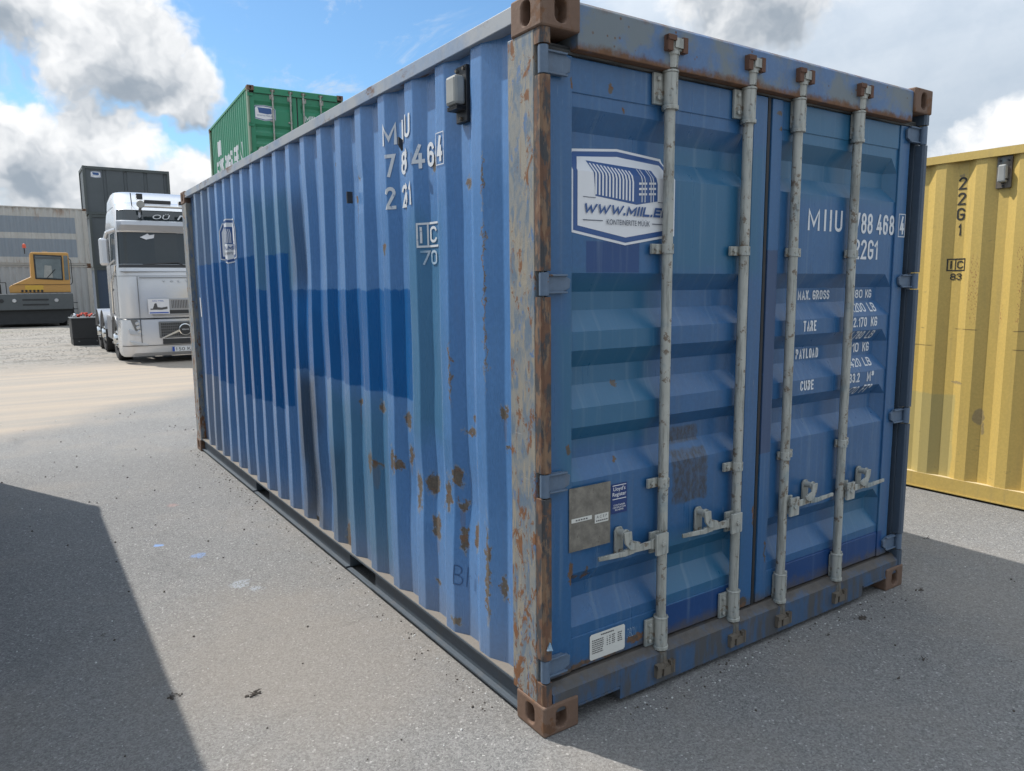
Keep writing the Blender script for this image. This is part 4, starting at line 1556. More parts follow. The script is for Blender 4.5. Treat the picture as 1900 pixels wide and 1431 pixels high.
# white instruction label low on the door
rr = [(0.266, 0.200), (0.434, 0.200), (0.441, 0.207), (0.441, 0.298), (0.434, 0.305), (0.266, 0.305), (0.259, 0.298), (0.259, 0.207)]
drape(poly_bm([rr]), "label", "label_paper", b_dl, at_y(0.0535))
ink = []
random.seed(5)
for i in range(8):
    u = 0.315 + i * 0.0085
    ink.append([(u, 0.291), (u + 0.0065, 0.291), (u + 0.0065, 0.296), (u, 0.296)])
for j in range(7):
    v = 0.276 - j * 0.0085
    for a, b in ((0.270, 0.328), (0.345, 0.352), (0.358, 0.366), (0.372, 0.388), (0.402, 0.426)):
        if j > 4 and a > 0.34:
            continue
        u = a
        while u < b - 0.004:
            w_ = 0.003 + 0.006 * random.random()
            ink.append([(u, v), (min(u + w_, b), v), (min(u + w_, b), v + 0.0042), (u, v + 0.0042)])
            u += w_ + 0.0022
drape(poly_bm(ink), "small_print", "label_ink", b_dl, at_y(0.0525))["kind"] = "stuff"
drape(text_bm("DBON", 0.452, 0.505, 0.240, 0.278, -0.03, 0.2), "scribble", "faded_lettering", b_dl, at_y(0.0540))
# bit of blue plastic caught on the post
MB().prism([(0.014, 0.338), (0.028, 0.366), (0.040, 0.332)], 'y', -0.002, 0.003).build("caught_plastic_scrap", "faded_lettering", blue)

# ------------------------------------------------------------------ the other containers
def yellow_custom(g, c):
    x, y, z = g.xyz(g.co)
    nz = g.mul(g.sub(g.noise(7, 4), 0.5), 0.06)
    olive = g.rect(g.add(y, nz), g.add(z, nz), 0.80, 2.6, 0.05, 0.775, 0.010)
    c = g.mix(g.mul(olive, 0.55), c, (0.36, 0.33, 0.155))
    # welded-in repair strips
    for zz in (1.286, 1.153):
        ln = g.sm(g.math('ABSOLUTE', g.sub(z, g.add(zz, g.mul(nz, 0.15)))), 0.006, 0.002)
        c = g.mix(g.mul(ln, g.sm(g.noise(4.0, 3), 0.52, 0.60, 0.0, 0.8)), c, (0.17, 0.12, 0.05))
    dash = g.mul(g.sm(g.noise(1.0, 3, 0.5, g.scaled(1, 120, 60)), 0.56, 0.62), g.sm(g.noise(1.0, 2, 0.5, g.scaled(1, 9.0, 0.7)), 0.56, 0.62))
    dash = g.mul(dash, g.mul(g.sm(z, 1.30, 1.36), g.sm(z, 1.95, 1.85)))
    c = g.mix(g.mul(dash, 0.7), c, (0.28, 0.10, 0.05))
    sc = g.mul(g.sm(g.noise(1.0, 6, 0.72, g.scaled(1, 9, 22)), 0.62, 0.68), g.sm(g.noise(1.7, 3), 0.50, 0.62))
    c = g.mix(g.mul(sc, 0.7), c, (0.23, 0.17, 0.085))
    mask = spots(g, y, z, [(0.63, 0.64, .035, .06), (0.60, 0.55, .012, .05), (0.19, 0.86, .02, .04), (0.80, 0.88, .05, .010), (0.24, 1.29, .05, .006), (0.25, 1.15, .02, .005),
                           (0.15, 0.66, .03, .02), (0.87, 2.42, .02, .012), (0.28, 1.20, .03, .006)], 0.02, 22.0)
    c = g.mix(g.mul(mask, 0.7), c, g.mix(g.noise(60, 3, 0.7), (0.12, 0.10, 0.07), (0.42, 0.34, 0.19)))
    return c, g.mul(mask, 0.12)


YEL = (0.550, 0.390, 0.112)
worn("yellow_wall", YEL, rust=0.08, streak=0.25, rough=0.45, custom=yellow_custom, var=0.08, dirt=(0.22, 0.18, 0.10))
worn("yellow_frame", k(YEL, 0.95), rust=0.24, streak=0.35, rough=0.5, rscale=9.0)
worn("yellow_ledge", (0.55, 0.45, 0.26), rust=0.2, rough=0.8)
GRN = (0.022, 0.200, 0.105)
worn("green_wall", (0.035, 0.225, 0.125), rust=0.06, streak=0.35, rough=0.42, dirt=(0.20, 0.26, 0.21))
worn("green_door", GRN, rust=0.05, streak=0.2, rough=0.4)
worn("green_post", (0.16, 0.23, 0.16), rust=0.3, streak=0.5, rough=0.5)


def white_custom(g, c):
    x, y, z = g.xyz(g.co)
    for lo, hi in ((1.62, 2.42), (0.42, 1.33)):
        c = g.mix(g.mul(g.rect(y, z, 0.55, 12.0, lo, hi, 0.01), 0.9), c, (0.205, 0.250, 0.300))
    tr = g.mul(g.sm(g.noise(1.0, 6, 0.7, g.scaled(3, 3, 0.5)), 0.50, 0.68), g.mx(g.sm(z, 2.1, 2.75), g.sm(z, 0.5, 0.15)))
    c = g.mix(g.mul(tr, 0.75), c, (0.24, 0.13, 0.065))
    return c, None


worn("white_wall", (0.44, 0.44, 0.42), rust=0.14, streak=0.4, rough=0.55, custom=white_custom, dirt=(0.25, 0.20, 0.15))
worn("white_lower_wall", (0.36, 0.37, 0.37), rust=0.12, streak=0.5, rough=0.55, dirt=(0.22, 0.19, 0.16))
worn("white_frame", (0.42, 0.41, 0.38), rust=0.40, streak=0.5, rough=0.6)
worn("dark_wall", (0.075, 0.088, 0.097), rust=0.03, streak=0.2, rough=0.5, dirt=(0.09, 0.10, 0.10))
worn("dark_frame", (0.068, 0.080, 0.080), rust=0.08, streak=0.2, rough=0.5)
worn("navy_wall", (0.045, 0.070, 0.115), rust=0.10, streak=0.3, rough=0.5)
worn("grey_wall", (0.26, 0.275, 0.285), rust=0.12, streak=0.3, rough=0.5)


def kit(wall, frame, post=None, door=None, cast="rusty_casting", ledge=None):
    return dict(wall=wall, door=door or wall, post=post or frame, top=frame, bot=frame, head=frame, sill=frame, cast=cast, hinge=frame, edge=post or frame,
                roof=frame, ledge=ledge or frame, cam="grimy_steel")


# yellow container on the right
YX, YY = 4.41, -0.08
yel, y_wall, _, _ = container("shipping_container", "yellow container with black side markings, beside the blue container's doors", (YX, YY, 0), mats=kit("yellow_wall", "yellow_frame", ledge="yellow_ledge", cast="yellow_frame"), flat_rail=True)


def on_yel(u, v, off=0.002):
    return Vector((prof(CS, -u) - off, -u, v))


for i, (ch, w_) in enumerate((("2", .058), ("2", .058), ("G", .058), ("1", .022))):
    zc = 2.413 - i * 0.112
    drape(block_bm(ch, -(0.868 + w_ / 2 - .008), -(0.868 - w_ / 2 - .008), zc - 0.092, zc, 0.15), "lettering", "black_lettering", y_wall, on_yel, SC, (), (-1, 0, 0))
drape(poly_bm(frame_polys(-0.930, -0.800, 1.722, 1.816, 0.009) + [[(-0.878, 1.731), (-0.871, 1.731), (-0.871, 1.807), (-0.878, 1.807)]]), "lettering", "black_lettering", y_wall, on_yel, SC, (), (-1, 0, 0))
drape(block_bm("i", -0.908, -0.894, 1.740, 1.798, 0.16), "lettering", "black_lettering", y_wall, on_yel, SC, (), (-1, 0, 0))
drape(block_bm("C", -0.862, -0.816, 1.740, 1.798, 0.16), "lettering", "black_lettering", y_wall, on_yel, SC, (), (-1, 0, 0))
drape(block_bm("83", -0.905, -0.822, 1.655, 1.705, 0.16), "lettering", "black_lettering", y_wall, on_yel, SC, (), (-1, 0, 0))
m = MB().box(XO + 0.012, XI - 0.002, 0.530, 0.628, 2.300, 2.520)
yv = m.build("vent_cover", "grimy_steel", yel, 0.003)
MB().prism([(0.605, 2.338), (0.548, 2.338), (0.552, 2.46), (0.602, 2.46)], 'x', -0.014, XO + 0.012).build("vent_hood", "vent_plastic", yv, 0.010)
MB().box(-0.010, XO + 0.014, 0.546, 0.606, 2.352, 2.362).build("vent_slot", "black_plastic", yv)
for (yy, zz) in ((0.552, 2.492), (0.604, 2.492), (0.580, 2.314)):
    MB().cyl((XO + 0.014, yy, zz), (XO + 0.004, yy, zz), 0.008, n=8).build("rivet", "black_plastic", yv)

# neighbour on the left, outside the frame, whose shadow lies across the asphalt
container("shipping_container", "grey container left of the camera, its shadow lying on the asphalt", (-4.368, 0.08, 0), mats=kit("grey_wall", "grey_wall"))

# green container on top of a stack behind the blue one
GX, GY, GZ, GR = 3.802, 17.454, 6.652 - H20, -0.0612
gk_ = kit("green_wall", "green_door", post="green_post", door="green_door")
gk_['cast'] = "rusty_casting"
gk_['gasket'] = "gasket_grey"
gr_, g_wall, g_dl, g_dr = container("shipping_container", "green container with white side lettering on top of the stack", (GX, GY, GZ), GR, mats=gk_)


def on_green(u, v, off=0.003):
    return Vector((prof(CS, -u) - off, -u, v))


def on_green_door(u, v, off=0.0015):
    return Vector((u, DOOR_Y + door_relief(v, BANDS20) - off, v))


drape(block_bm("EVERGREEN", -5.05, -1.10, 0.80, 1.42, 0.20), "lettering", "white_lettering", g_wall, on_green, SC, (), (-1, 0, 0))
drape(poly_bm([[(-4.72, 1.55), (-4.22, 1.55), (-4.22, 1.98), (-4.72, 1.98)]]), "sticker", "sticker_white", g_wall, on_green, SC, (), (-1, 0, 0))
company_sticker(g_dl, on_green_door, 0.150, 0.680, 1.77, 2.16, (), BANDS20, fine=False)
for s_, a, b in (("MIIU", 1.43, 1.76), ("010293", 1.90, 2.24)):
    drape(block_bm(s_, a, b, 1.86, 2.00, 0.17), "lettering", "white_lettering", g_dr, lambda u, v: on_green_door(u, v), (), BANDS20)
ring = []
for i in range(24):
    t_ = 2 * math.pi * i / 24
    ring.append((0.305 + 0.085 * math.cos(t_), 1.05 + 0.085 * math.sin(t_)))
drape(poly_bm([ring]), "sticker", "sticker_white", g_dl, lambda u, v: on_green_door(u, v, 0.002), (), BANDS20)
drape(poly_bm([[(0.305 + (a - 0.305) * .42, 1.05 + (b - 1.05) * .42) for a, b in ring]]), "sticker_mark", "label_ink", g_dl, lambda u, v: on_green_door(u, v, 0.003), (), BANDS20)
# what carries it: a tall container on two folded flat racks
container("shipping_container", "dark container carrying the green one, hidden behind the blue container", (GX, GY, GZ - 2.896), GR, H=2.896, mats=kit("navy_wall", "dark_frame"), hardware=False)
for i in range(2):
    fr_ = thing("flat_rack", ("folded steel flat rack lying on the ground under the stack", "folded steel flat rack directly under the dark container")[i], "flat rack", (GX, GY, i * (GZ - 2.896) / 2), GR, "folded flat racks under the stack")
    hh = (GZ - 2.896) / 2
    MB().box(0.0, 0.16, 0, L20, 0.0, hh).build("side_beam", "rusty_edge", fr_)
    MB().box(W20 - 0.16, W20, 0, L20, 0.0, hh).build("side_beam", "rusty_edge", fr_)
    MB().box(0.16, W20 - 0.16, 0.0, 0.2, 0.04, hh - 0.04).build("end_beam", "rusty_edge", fr_)
    MB().box(0.16, W20 - 0.16, L20 - 0.2, L20, 0.04, hh - 0.04).build("end_beam", "rusty_edge", fr_)
    MB().box(0.16, W20 - 0.16, 0.2, L20 - 0.2, hh * 0.45, hh * 0.65).build("deck", "rail_ledge_dust", fr_)

# two long white containers, one on the other, closing the yard at the back
WX, WY = 2.13, 42.5
container("shipping_container", "long rusty white container with two grey painted bands, upper one at the back", (WX, WY, 2.896), R(90), L=12.192, H=2.896, mats=kit("white_wall", "white_frame"), hardware=False)
container("shipping_container", "long pale grey ribbed container on the ground behind the orange tractor", (WX + 0.02, WY + 0.02, 0), R(90), L=12.192, H=2.896, mats=kit("white_lower_wall", "white_frame"), hardware=False)


# three dark storage boxes on each other
def storage_box(label, x, y, z, w, d, h, wall, sticker=False):
    t = thing("storage_container", label, "storage container", (x, y, z), 0.0)
    for px in (0.0, w - 0.13):
        for py in (0.0, d - 0.13):
            MB().box(px, px + 0.13, py, py + 0.13, 0.0, h).build("corner_post", "dark_frame", t)
    for z0, z1 in ((h - 0.15, h - 0.004), (0.004, 0.14)):
        MB().box(0.13, w - 0.13, 0.01, 0.12, z0, z1).build("rail", "dark_frame", t)
        MB().box(0.01, 0.12, 0.13, d - 0.13, z0, z1).build("rail", "dark_frame", t)
        MB().box(w - 0.12, w - 0.01, 0.13, d - 0.13, z0, z1).build("rail", "dark_frame", t)
        MB().box(0.13, w - 0.13, d - 0.12, d - 0.01, z0, z1).build("rail", "dark_frame", t)
    m = MB()
    n = 4
    s_ = (w - 0.26) / n
    pts = []
    for i in range(n):
        b = 0.13 + i * s_
        pts += [(b, 0.06), (b + s_ * 0.80, 0.06), (b + s_ * 0.84, 0.11), (b + s_ * 0.96, 0.11)]
    pts.append((w - 0.13, 0.06))
    for (a, b) in pts:
        m.v += [(a, b, 0.14), (a, b, h - 0.15)]
    for i in range(len(pts) - 1):
        m.f.append((2 * i, 2 * i + 2, 2 * i + 3, 2 * i + 1))
    fw_ = m.build("wall_panel", wall, t, smooth=False)
    MB().box(0.05, 0.07, 0.13, d - 0.13, 0.14, h - 0.15).build("wall_panel", wall, t)
    MB().box(w - 0.07, w - 0.05, 0.13, d - 0.13, 0.14, h - 0.15).build("wall_panel", wall, t)
    MB().box(0.13, w - 0.13, d - 0.08, d - 0.06, 0.14, h - 0.15).build("wall_panel", wall, t)
    MB().box(0.12, w - 0.12, 0.12, d - 0.12, h - 0.06, h - 0.03).build("roof", "dark_frame", t)
    if sticker:
        company_sticker(fw_, lambda u, v, off: Vector((u, 0.055 - off * 3, v)), 0.38, 0.88, h - 0.62, h - 0.26, fine=False)
    return t


DX, DY_ = 2.34, 45.4
storage_box("dark grey storage box with small white sticker, topmost of the tall stack", DX, DY_, 5.792, 4.37, 2.44, 2.591, "dark_wall", True)
storage_box("dark grey storage box in the middle of the tall stack", DX + 0.14, DY_ + 0.02, 2.896, 4.37, 2.44, 2.896, "dark_wall")
storage_box("dark blue storage box at the bottom of the tall stack", DX + 0.17, DY_ + 0.03, 0.0, 4.37, 2.44, 2.896, "navy_wall")

# ------------------------------------------------------------------ truck
plain("silver_paint", (0.62, 0.63, 0.65), 0.25, 0.45, var=0.03, scale=2.0, coat=0.5)
plain("silver_trim", (0.34, 0.35, 0.37), 0.36, 0.5, var=0.05, coat=0.3)
plain("chrome", (0.75, 0.75, 0.74), 0.12, 1.0, var=0.03)
plain("window_glass", (0.022, 0.030, 0.034), 0.06, 0.0, var=0.1, spec=0.6)
plain("dark_trim", (0.030, 0.032, 0.035), 0.45)
plain("tyre_rubber", (0.025, 0.025, 0.026), 0.85, var=0.25, bump=0.2)
plain("grey_steel", (0.16, 0.165, 0.17), 0.5, 0.3)
plain("lamp_glass", (0.55, 0.56, 0.57), 0.12, 0.3, var=0.2, scale=30)
plain("plate_white", (0.70, 0.71, 0.72), 0.4)
plain("plate_blue", (0.02, 0.08, 0.40), 0.4)
plain("sign_white", (0.66, 0.67, 0.70), 0.4)

TX, TY = 0.50, 16.2
truck = thing("truck", "silver tractor truck with roof light bar, facing the camera behind the blue container", "truck", (TX, TY, 0))


def section(z, yf, ins, rc, yb, bow=0.05):
    pts = [(ins, yb), (ins, (yb + yf + rc) * 0.5), (ins, yf + rc + 0.001)]
    for i in range(1, 6):
        a = math.pi / 2 * i / 6
        pts.append((ins + rc - rc * math.cos(a), yf + rc - rc * math.sin(a)))
    w = 2.5
    for f in (0.0, 0.25, 0.5, 0.75, 1.0):
        x = ins + rc + (w - 2 * (ins + rc)) * f
        pts.append((x, yf - bow * (1 - (2 * f - 1) ** 2)))
    for i in range(5, 0, -1):
        a = math.pi / 2 * i / 6
        pts.append((w - ins - rc + rc * math.cos(a), yf + rc - rc * math.sin(a)))
    pts += [(w - ins, yf + rc + 0.001), (w - ins, (yb + yf + rc) * 0.5), (w - ins, yb)]
    return [(x, y, z) for x, y in pts]


def loft(secs, skip=None):
    m = MB()
    n = len(secs[0])
    for s_ in secs:
        m.v += s_
    for j in range(len(secs) - 1):
        for i in range(n - 1):
            if skip and skip(j, i):
                continue
            m.f.append((j * n + i, j * n + i + 1, (j + 1) * n + i + 1, (j + 1) * n + i))
    m.f.append(tuple(range((len(secs) - 1) * n, len(secs) * n)))
    m.sm = True
    return m


CABS = [section(1.00, 0.02, 0.0, 0.30, 2.2), section(1.45, 0.0, 0.0, 0.30, 2.2), section(1.98, 0.02, 0.0, 0.30, 2.2), section(2.16, 0.05, 0.0, 0.28, 2.2),
        section(2.20, 0.06, 0.005, 0.28, 2.2), section(2.90, 0.20, 0.035, 0.26, 2.2), section(2.93, 0.18, 0.035, 0.26, 2.2), section(3.13, 0.22, 0.045, 0.26, 2.2),
        section(3.16, 0.25, 0.05, 0.26, 2.2), section(3.40, 0.40, 0.08, 0.28, 2.2), section(3.56, 0.62, 0.13, 0.34, 2.2), section(3.66, 1.00, 0.25, 0.34, 2.2)]
is_ws = lambda j, i: j == 4 and 4 <= i <= 15
is_rw = lambda j, i: j == 8 and 4 <= i <= 15
is_sw = lambda j, i: j == 4 and i in (1, 18)
cabo = loft(CABS, lambda j, i: is_ws(j, i) or is_rw(j, i) or is_sw(j, i)).build("cab", "silver_paint", truck)


def pick(secs, test, d):
    m = MB()
    n = len(secs[0])
    for j in range(len(secs) - 1):
        for i in range(n - 1):
            if test(j, i):
                q = [Vector(secs[j][i]), Vector(secs[j][i + 1]), Vector(secs[j + 1][i + 1]), Vector(secs[j + 1][i])]
                c = Vector((1.25, 1.2, q[0].z))
                m.raw([p_ + (Vector((c.x, c.y, p_.z)) - p_).normalized() * d for p_ in q], [(0, 1, 2, 3)])
    m.sm = True
    return m


pick(CABS, is_ws, 0.02).build("windscreen", "window_glass", cabo)
pick(CABS, is_rw, 0.015).build("roof_window", "window_glass", cabo)
pick(CABS, lambda j, i: is_sw(j, i) and i == 1, 0.015).build("side_window", "window_glass", cabo)
pick(CABS, lambda j, i: is_sw(j, i) and i == 18, 0.015).build("side_window", "window_glass", cabo)
# visor over the windscreen
vis = MB()
for zz, yo in ((2.935, -0.06), (3.05, -0.10), (3.13, -0.05)):
    vis.v += [(x, y + yo - 0.02, zz) for x, y, _ in section(zz, 0.20, 0.03, 0.26, 1.0)[4:17]]
for j in range(2):
    for i in range(12):
        vis.f.append((j * 13 + i, j * 13 + i + 1, j * 13 + 14 + i, j * 13 + 13 + i))
vis.sm = True
vis.build("sun_visor", "silver_trim", truck)
# lettering on the roof window
for s_, a, b, lo, hi in (("OÜ", 0.80, 1.17, 3.20, 3.33), ("MIIL", 1.30, 1.95, 3.20, 3.31)):
    drape(text_bm(s_, a, b, lo, hi, 0.0, 0.3), "lettering", "sticker_white", cabo, lambda u, v: Vector((u, 0.25 + (v - 3.16) * 0.625 - 0.075, v)))
# roof fairing and light bar
fa = loft([section(3.50, 0.78, 0.10, 0.30, 2.2), section(3.70, 0.98, 0.12, 0.34, 2.2), section(3.88, 1.30, 0.20, 0.38, 2.2), section(3.93, 1.70, 0.30, 0.30, 2.2)])
fa.build("roof_fairing", "silver_paint", truck)
lb = MB().tube([(0.50, 0.10, 3.47), (2.00, 0.10, 3.47)], 0.035, 10)
lbo = lb.build("light_bar", "chrome", truck)
for x in (0.56, 1.94):
    MB().tube([(x, 0.10, 3.47), (x, 0.34, 3.36), (x - 0.02, 0.30, 3.16)], 0.03, 8).build("bar_bracket", "silver_trim", lbo)
for x in (0.55, 1.95):
    MB().lathe([(0.0, 0.0), (0.075, 0.0), (0.085, 0.02), (0.07, 0.09), (0.03, 0.12)], (x, 0.04, 3.50), (0, 1, 0), 16).build("round_lamp", "vent_plastic", lbo)
for x in (0.90, 1.60):
    MB().box(x - 0.27, x + 0.27, 0.07, 0.17, 3.52, 3.60).build("lamp_strip", "dark_trim", lbo, 0.01)
MB().box(0.50, 0.62, 0.20, 0.30, 3.62, 3.74).build("marker_lamp", "dark_trim", lbo)
for x in (0.44, 2.06):
    MB().tube([(x, 0.55, 3.50), (x - 0.02, 0.50, 3.78)], 0.010, 6).build("antenna", "dark_trim", truck)
# front: grille, panel line, badge, sign board
fy = lambda x: -0.052 * (1 - (2 * x / 2.5 - 1) ** 2)
MB().box(0.62, 1.88, fy(1.2) - 0.012, 0.05, 1.06, 1.44).build("grille_frame", "silver_trim", truck, 0.01)
gu = MB()
for i in range(24):
    x = 1.02 + i * 0.034
    gu.box(x, x + 0.012, fy(1.2) - 0.018, 0.02, 1.22, 1.40)
gu_o = gu.build("grille_slats", "dark_trim", truck)
gu_o['kind'] = 'stuff'
MB().box(0.66, 1.84, fy(1.2) - 0.016, 0.02, 1.10, 1.18).build("grille_slot", "dark_trim", truck)
sg = MB().box(0.53, 0.96, -0.10, -0.085, 1.10, 1.43).build("sign_board", "sign_white", truck)
drape(text_bm("OÜ MIIL", 0.62, 0.86, 1.375, 1.41), "lettering", "plate_blue", sg, at_y(-0.103))
drape(poly_bm([[(0.57, 1.22), (0.62, 1.22), (0.64, 1.27), (0.66, 1.33), (0.70, 1.34), (0.72, 1.25), (0.80, 1.24), (0.92, 1.26), (0.92, 1.21), (0.80, 1.19), (0.70, 1.195), (0.57, 1.195)]]), "machine_drawing", "label_ink", sg, at_y(-0.103))
drape(poly_bm([[(0.55, 1.115), (0.94, 1.115), (0.94, 1.14), (0.55, 1.14)]]), "sign_strip", "plate_blue", sg, at_y(-0.103))
for i, ch in enumerate("VOLVO"):
    u = 0.86 + i * 0.16
    drape(text_bm(ch, u, u + 0.055, 1.80, 1.84), "lettering", "grey_steel", cabo, lambda u_, v_: Vector((u_, -0.055, v_)))
MB().box(0.40, 2.10, -0.050, -0.02, 1.895, 1.91).build("panel_line", "grey_steel", truck)
MB().box(0.05, 2.45, -0.034, 0.3, 2.03, 2.04).build("panel_line", "grey_steel", truck)
# bumper with lamps
BUM = [section(0.16, 0.06, 0.02, 0.22, 0.80), section(0.24, -0.02, -0.01, 0.26, 0.80), section(0.50, -0.05, -0.02, 0.28, 0.80), section(0.98, -0.03, 0.0, 0.30, 0.80)]
bmp = loft(BUM).build("bumper", "silver_paint", truck)
MB().box(0.72, 1.78, -0.115, 0.0, 0.56, 0.93).build("lower_grille", "grey_steel", truck, 0.02)
lg = MB()
for i in range(5):
    for j in range(26):
        x = 0.76 + j * 0.039
        lg.box(x, x + 0.026, -0.122, -0.10, 0.60 + i * 0.062, 0.645 + i * 0.062)
lg_o = lg.build("grille_mesh", "dark_trim", truck)
lg_o['kind'] = 'stuff'
MB().box(0.78, 1.72, -0.118, 0.0, 0.42, 0.54).build("air_intake", "dark_trim", truck, 0.01)
MB().cyl((1.25, -0.12, 0.74), (1.25, -0.16, 0.74), 0.115, n=24).build("badge", "dark_trim", truck)
MB().lathe([(0.115, 0.0), (0.135, 0.0), (0.135, 0.03), (0.115, 0.035)], (1.25, -0.13, 0.74), (0, -1, 0), 24).build("badge_ring", "chrome", truck)
drape(text_bm("VOLVO", 1.175, 1.325, 0.725, 0.757, 0.01), "lettering", "sticker_white", truck, at_y(-0.163))
MB().prism([(0.74, 0.56), (0.80, 0.56), (1.15, 0.70), (1.12, 0.74)], 'y', -0.135, -0.122).build("badge_bar", "chrome", truck)
for s_ in (0, 1):
    X = (lambda x: x) if s_ == 0 else (lambda x: 2.5 - x)
    hl = MB().prism([(X(0.16), 1.00), (X(0.30), 0.98), (X(0.36), 0.68), (X(0.27), 0.66)], 'y', -0.055, 0.02).build("headlight", "grey_steel", truck, 0.008)
    for zc in (0.90, 0.81, 0.72):
        MB().lathe([(0.0, 0.0), (0.036, 0.0), (0.040, 0.012), (0.0, 0.015)], (X(0.285 + (0.90 - zc) * 0.18), -0.056, zc), (0, -1, 0), 14).build("lens", "lamp_glass", hl)
    MB().prism([(X(0.10), 0.78), (X(0.36), 0.70), (X(0.42), 0.62), (X(0.12), 0.67)], 'y', -0.062, 0.02).build("daylight_strip", "lamp_glass", truck, 0.008)
    MB().prism([(X(0.12), 0.52), (X(0.46), 0.45), (X(0.50), 0.39), (X(0.16), 0.43)], 'y', -0.072, 0.02).build("fog_lamp", "lamp_glass", truck, 0.008)
    # mirror
    mr = MB().box(min(X(-0.27), X(-0.08)), max(X(-0.27), X(-0.08)), 0.55, 0.72, 2.18, 2.78).build("mirror", "silver_paint", truck, 0.05)
    MB().tube([(X(-0.14), 0.62, 2.76), (X(-0.10), 0.55, 2.90), (X(0.06), 0.42, 2.96)], 0.045, 8).build("mirror_arm", "silver_paint", mr)
    MB().tube([(X(0.0), 0.40, 2.30), (X(-0.10), 0.60, 2.20)], 0.02, 6).build("mirror_arm", "silver_paint", mr)
    MB().box(min(X(-0.005), X(0.012)), max(X(-0.005), X(0.012)), 0.42, 1.28, 1.93, 1.96).build("door_trim", "grey_steel", truck)
    MB().tube([(X(-0.012), 0.36, 2.18), (X(-0.02), 0.42, 2.05), (X(-0.02), 1.28, 1.80), (X(-0.02), 1.34, 1.10)], 0.014, 6).build("door_edge", "chrome", truck)
    MB().box(min(X(-0.01), X(0.02)), max(X(-0.01), X(0.02)), 1.05, 1.25, 1.62, 1.67).build("door_handle", "dark_trim", truck, 0.005)
    # wheel arch, steps, side skirt
    m = MB()
    for i in range(13):
        a = math.pi * i / 12
        for xx in (X(-0.015), X(0.42)):
            m.v.append((xx, 1.40 + 0.60 * math.cos(a), 0.50 + 0.56 * math.sin(a)))
    for i in range(12):
        m.f.append((2 * i, 2 * i + 1, 2 * i + 3, 2 * i + 2))
    m.sm = True
    m.build("wheel_arch", "silver_trim", truck)
    for i in range(3):
        MB().box(min(X(0.0), X(0.25)), max(X(0.0), X(0.25)), 2.05, 2.20, 0.35 + i * 0.26, 0.40 + i * 0.26).build("step", "grey_steel", truck)
    MB().box(min(X(0.02), X(0.55)), max(X(0.02), X(0.55)), 2.25, 3.35, 0.42, 1.02).build("side_tank", "silver_trim", truck, 0.05)
# gaps, cowl and skirts
def band(z0, z1, sec_lo, sec_hi, i0, i1, d):
    m_ = MB()
    n_ = i1 - i0 + 1
    for zz, sc_ in ((z0, sec_lo), (z1, sec_hi)):
        m_.v += [(x_, y_ - d, zz) for x_, y_, _ in sc_[i0:i1 + 1]]
    for i_ in range(n_ - 1):
        m_.f.append((i_, i_ + 1, n_ + i_ + 1, n_ + i_))
    m_.sm = True
    return m_


band(2.125, 2.195, CABS[3], CABS[4], 4, 16, 0.012).build("windscreen_cowl", "dark_trim", truck)
band(0.985, 1.012, BUM[3], CABS[0], 2, 18, 0.014).build("panel_gap", "dark_trim", truck)
band(1.935, 1.945, CABS[2], CABS[2], 3, 17, 0.006).build("panel_gap", "grey_steel", truck)
band(0.395, 0.408, BUM[2], BUM[2], 3, 17, 0.010).build("panel_gap", "dark_trim", truck)
for xx in (0.36, 2.14):
    MB().box(xx - 0.006, xx + 0.006, -0.070, -0.03, 0.40, 0.98).build("panel_gap", "dark_trim", truck)
    MB().box(xx - 0.005, xx + 0.005, -0.056, -0.01, 1.02, 1.93).build("panel_gap", "grey_steel", truck)
for xx in (0.0, 2.5):
    MB().box(xx - 0.004, xx + 0.004, 0.40, 0.408, 1.05, 2.15).build("door_gap", "dark_trim", truck)
    MB().box(xx - 0.004, xx + 0.004, 1.33, 1.338, 1.05, 2.95).build("door_gap", "dark_trim", truck)
# plate, wipers, blind on the windscreen
pt = MB().box(0.96, 1.48, -0.100, -0.085, 0.245, 0.355).build("number_plate", "plate_white", truck)
drape(poly_bm([[(0.962, 0.248), (1.010, 0.248), (1.010, 0.352), (0.962, 0.352)]]), "plate_band", "plate_blue", pt, at_y(-0.1025))
drape(text_bm("150 K", 1.045, 1.36, 0.262, 0.338), "lettering", "label_ink", pt, at_y(-0.1025))
for x0, x1 in ((0.50, 1.22), (1.35, 2.10)):
    MB().tube([(x0, 0.045, 2.19), (x1, -0.01, 2.24), (x1 + 0.12, 0.0, 2.17)], 0.012, 6).build("wiper", "dark_trim", truck)
drape(poly_bm([[(0.50, 2.79), (0.62, 2.74), (0.78, 2.78), (0.80, 2.86), (0.70, 2.84), (0.66, 2.875), (0.60, 2.84)]]), "air_freshener", "sign_white", truck, lambda u, v: Vector((u, 0.06 + (v - 2.2) * .2 - 0.03, v)))
for x in (1.55, 1.65):
    drape(poly_bm([[(x, 2.48), (x + 0.06, 2.48), (x + 0.06, 2.74), (x, 2.74)]]), "permit_card", "plate_white", truck, lambda u, v: Vector((u, 0.06 + (v - 2.2) * .2 - 0.045, v)))


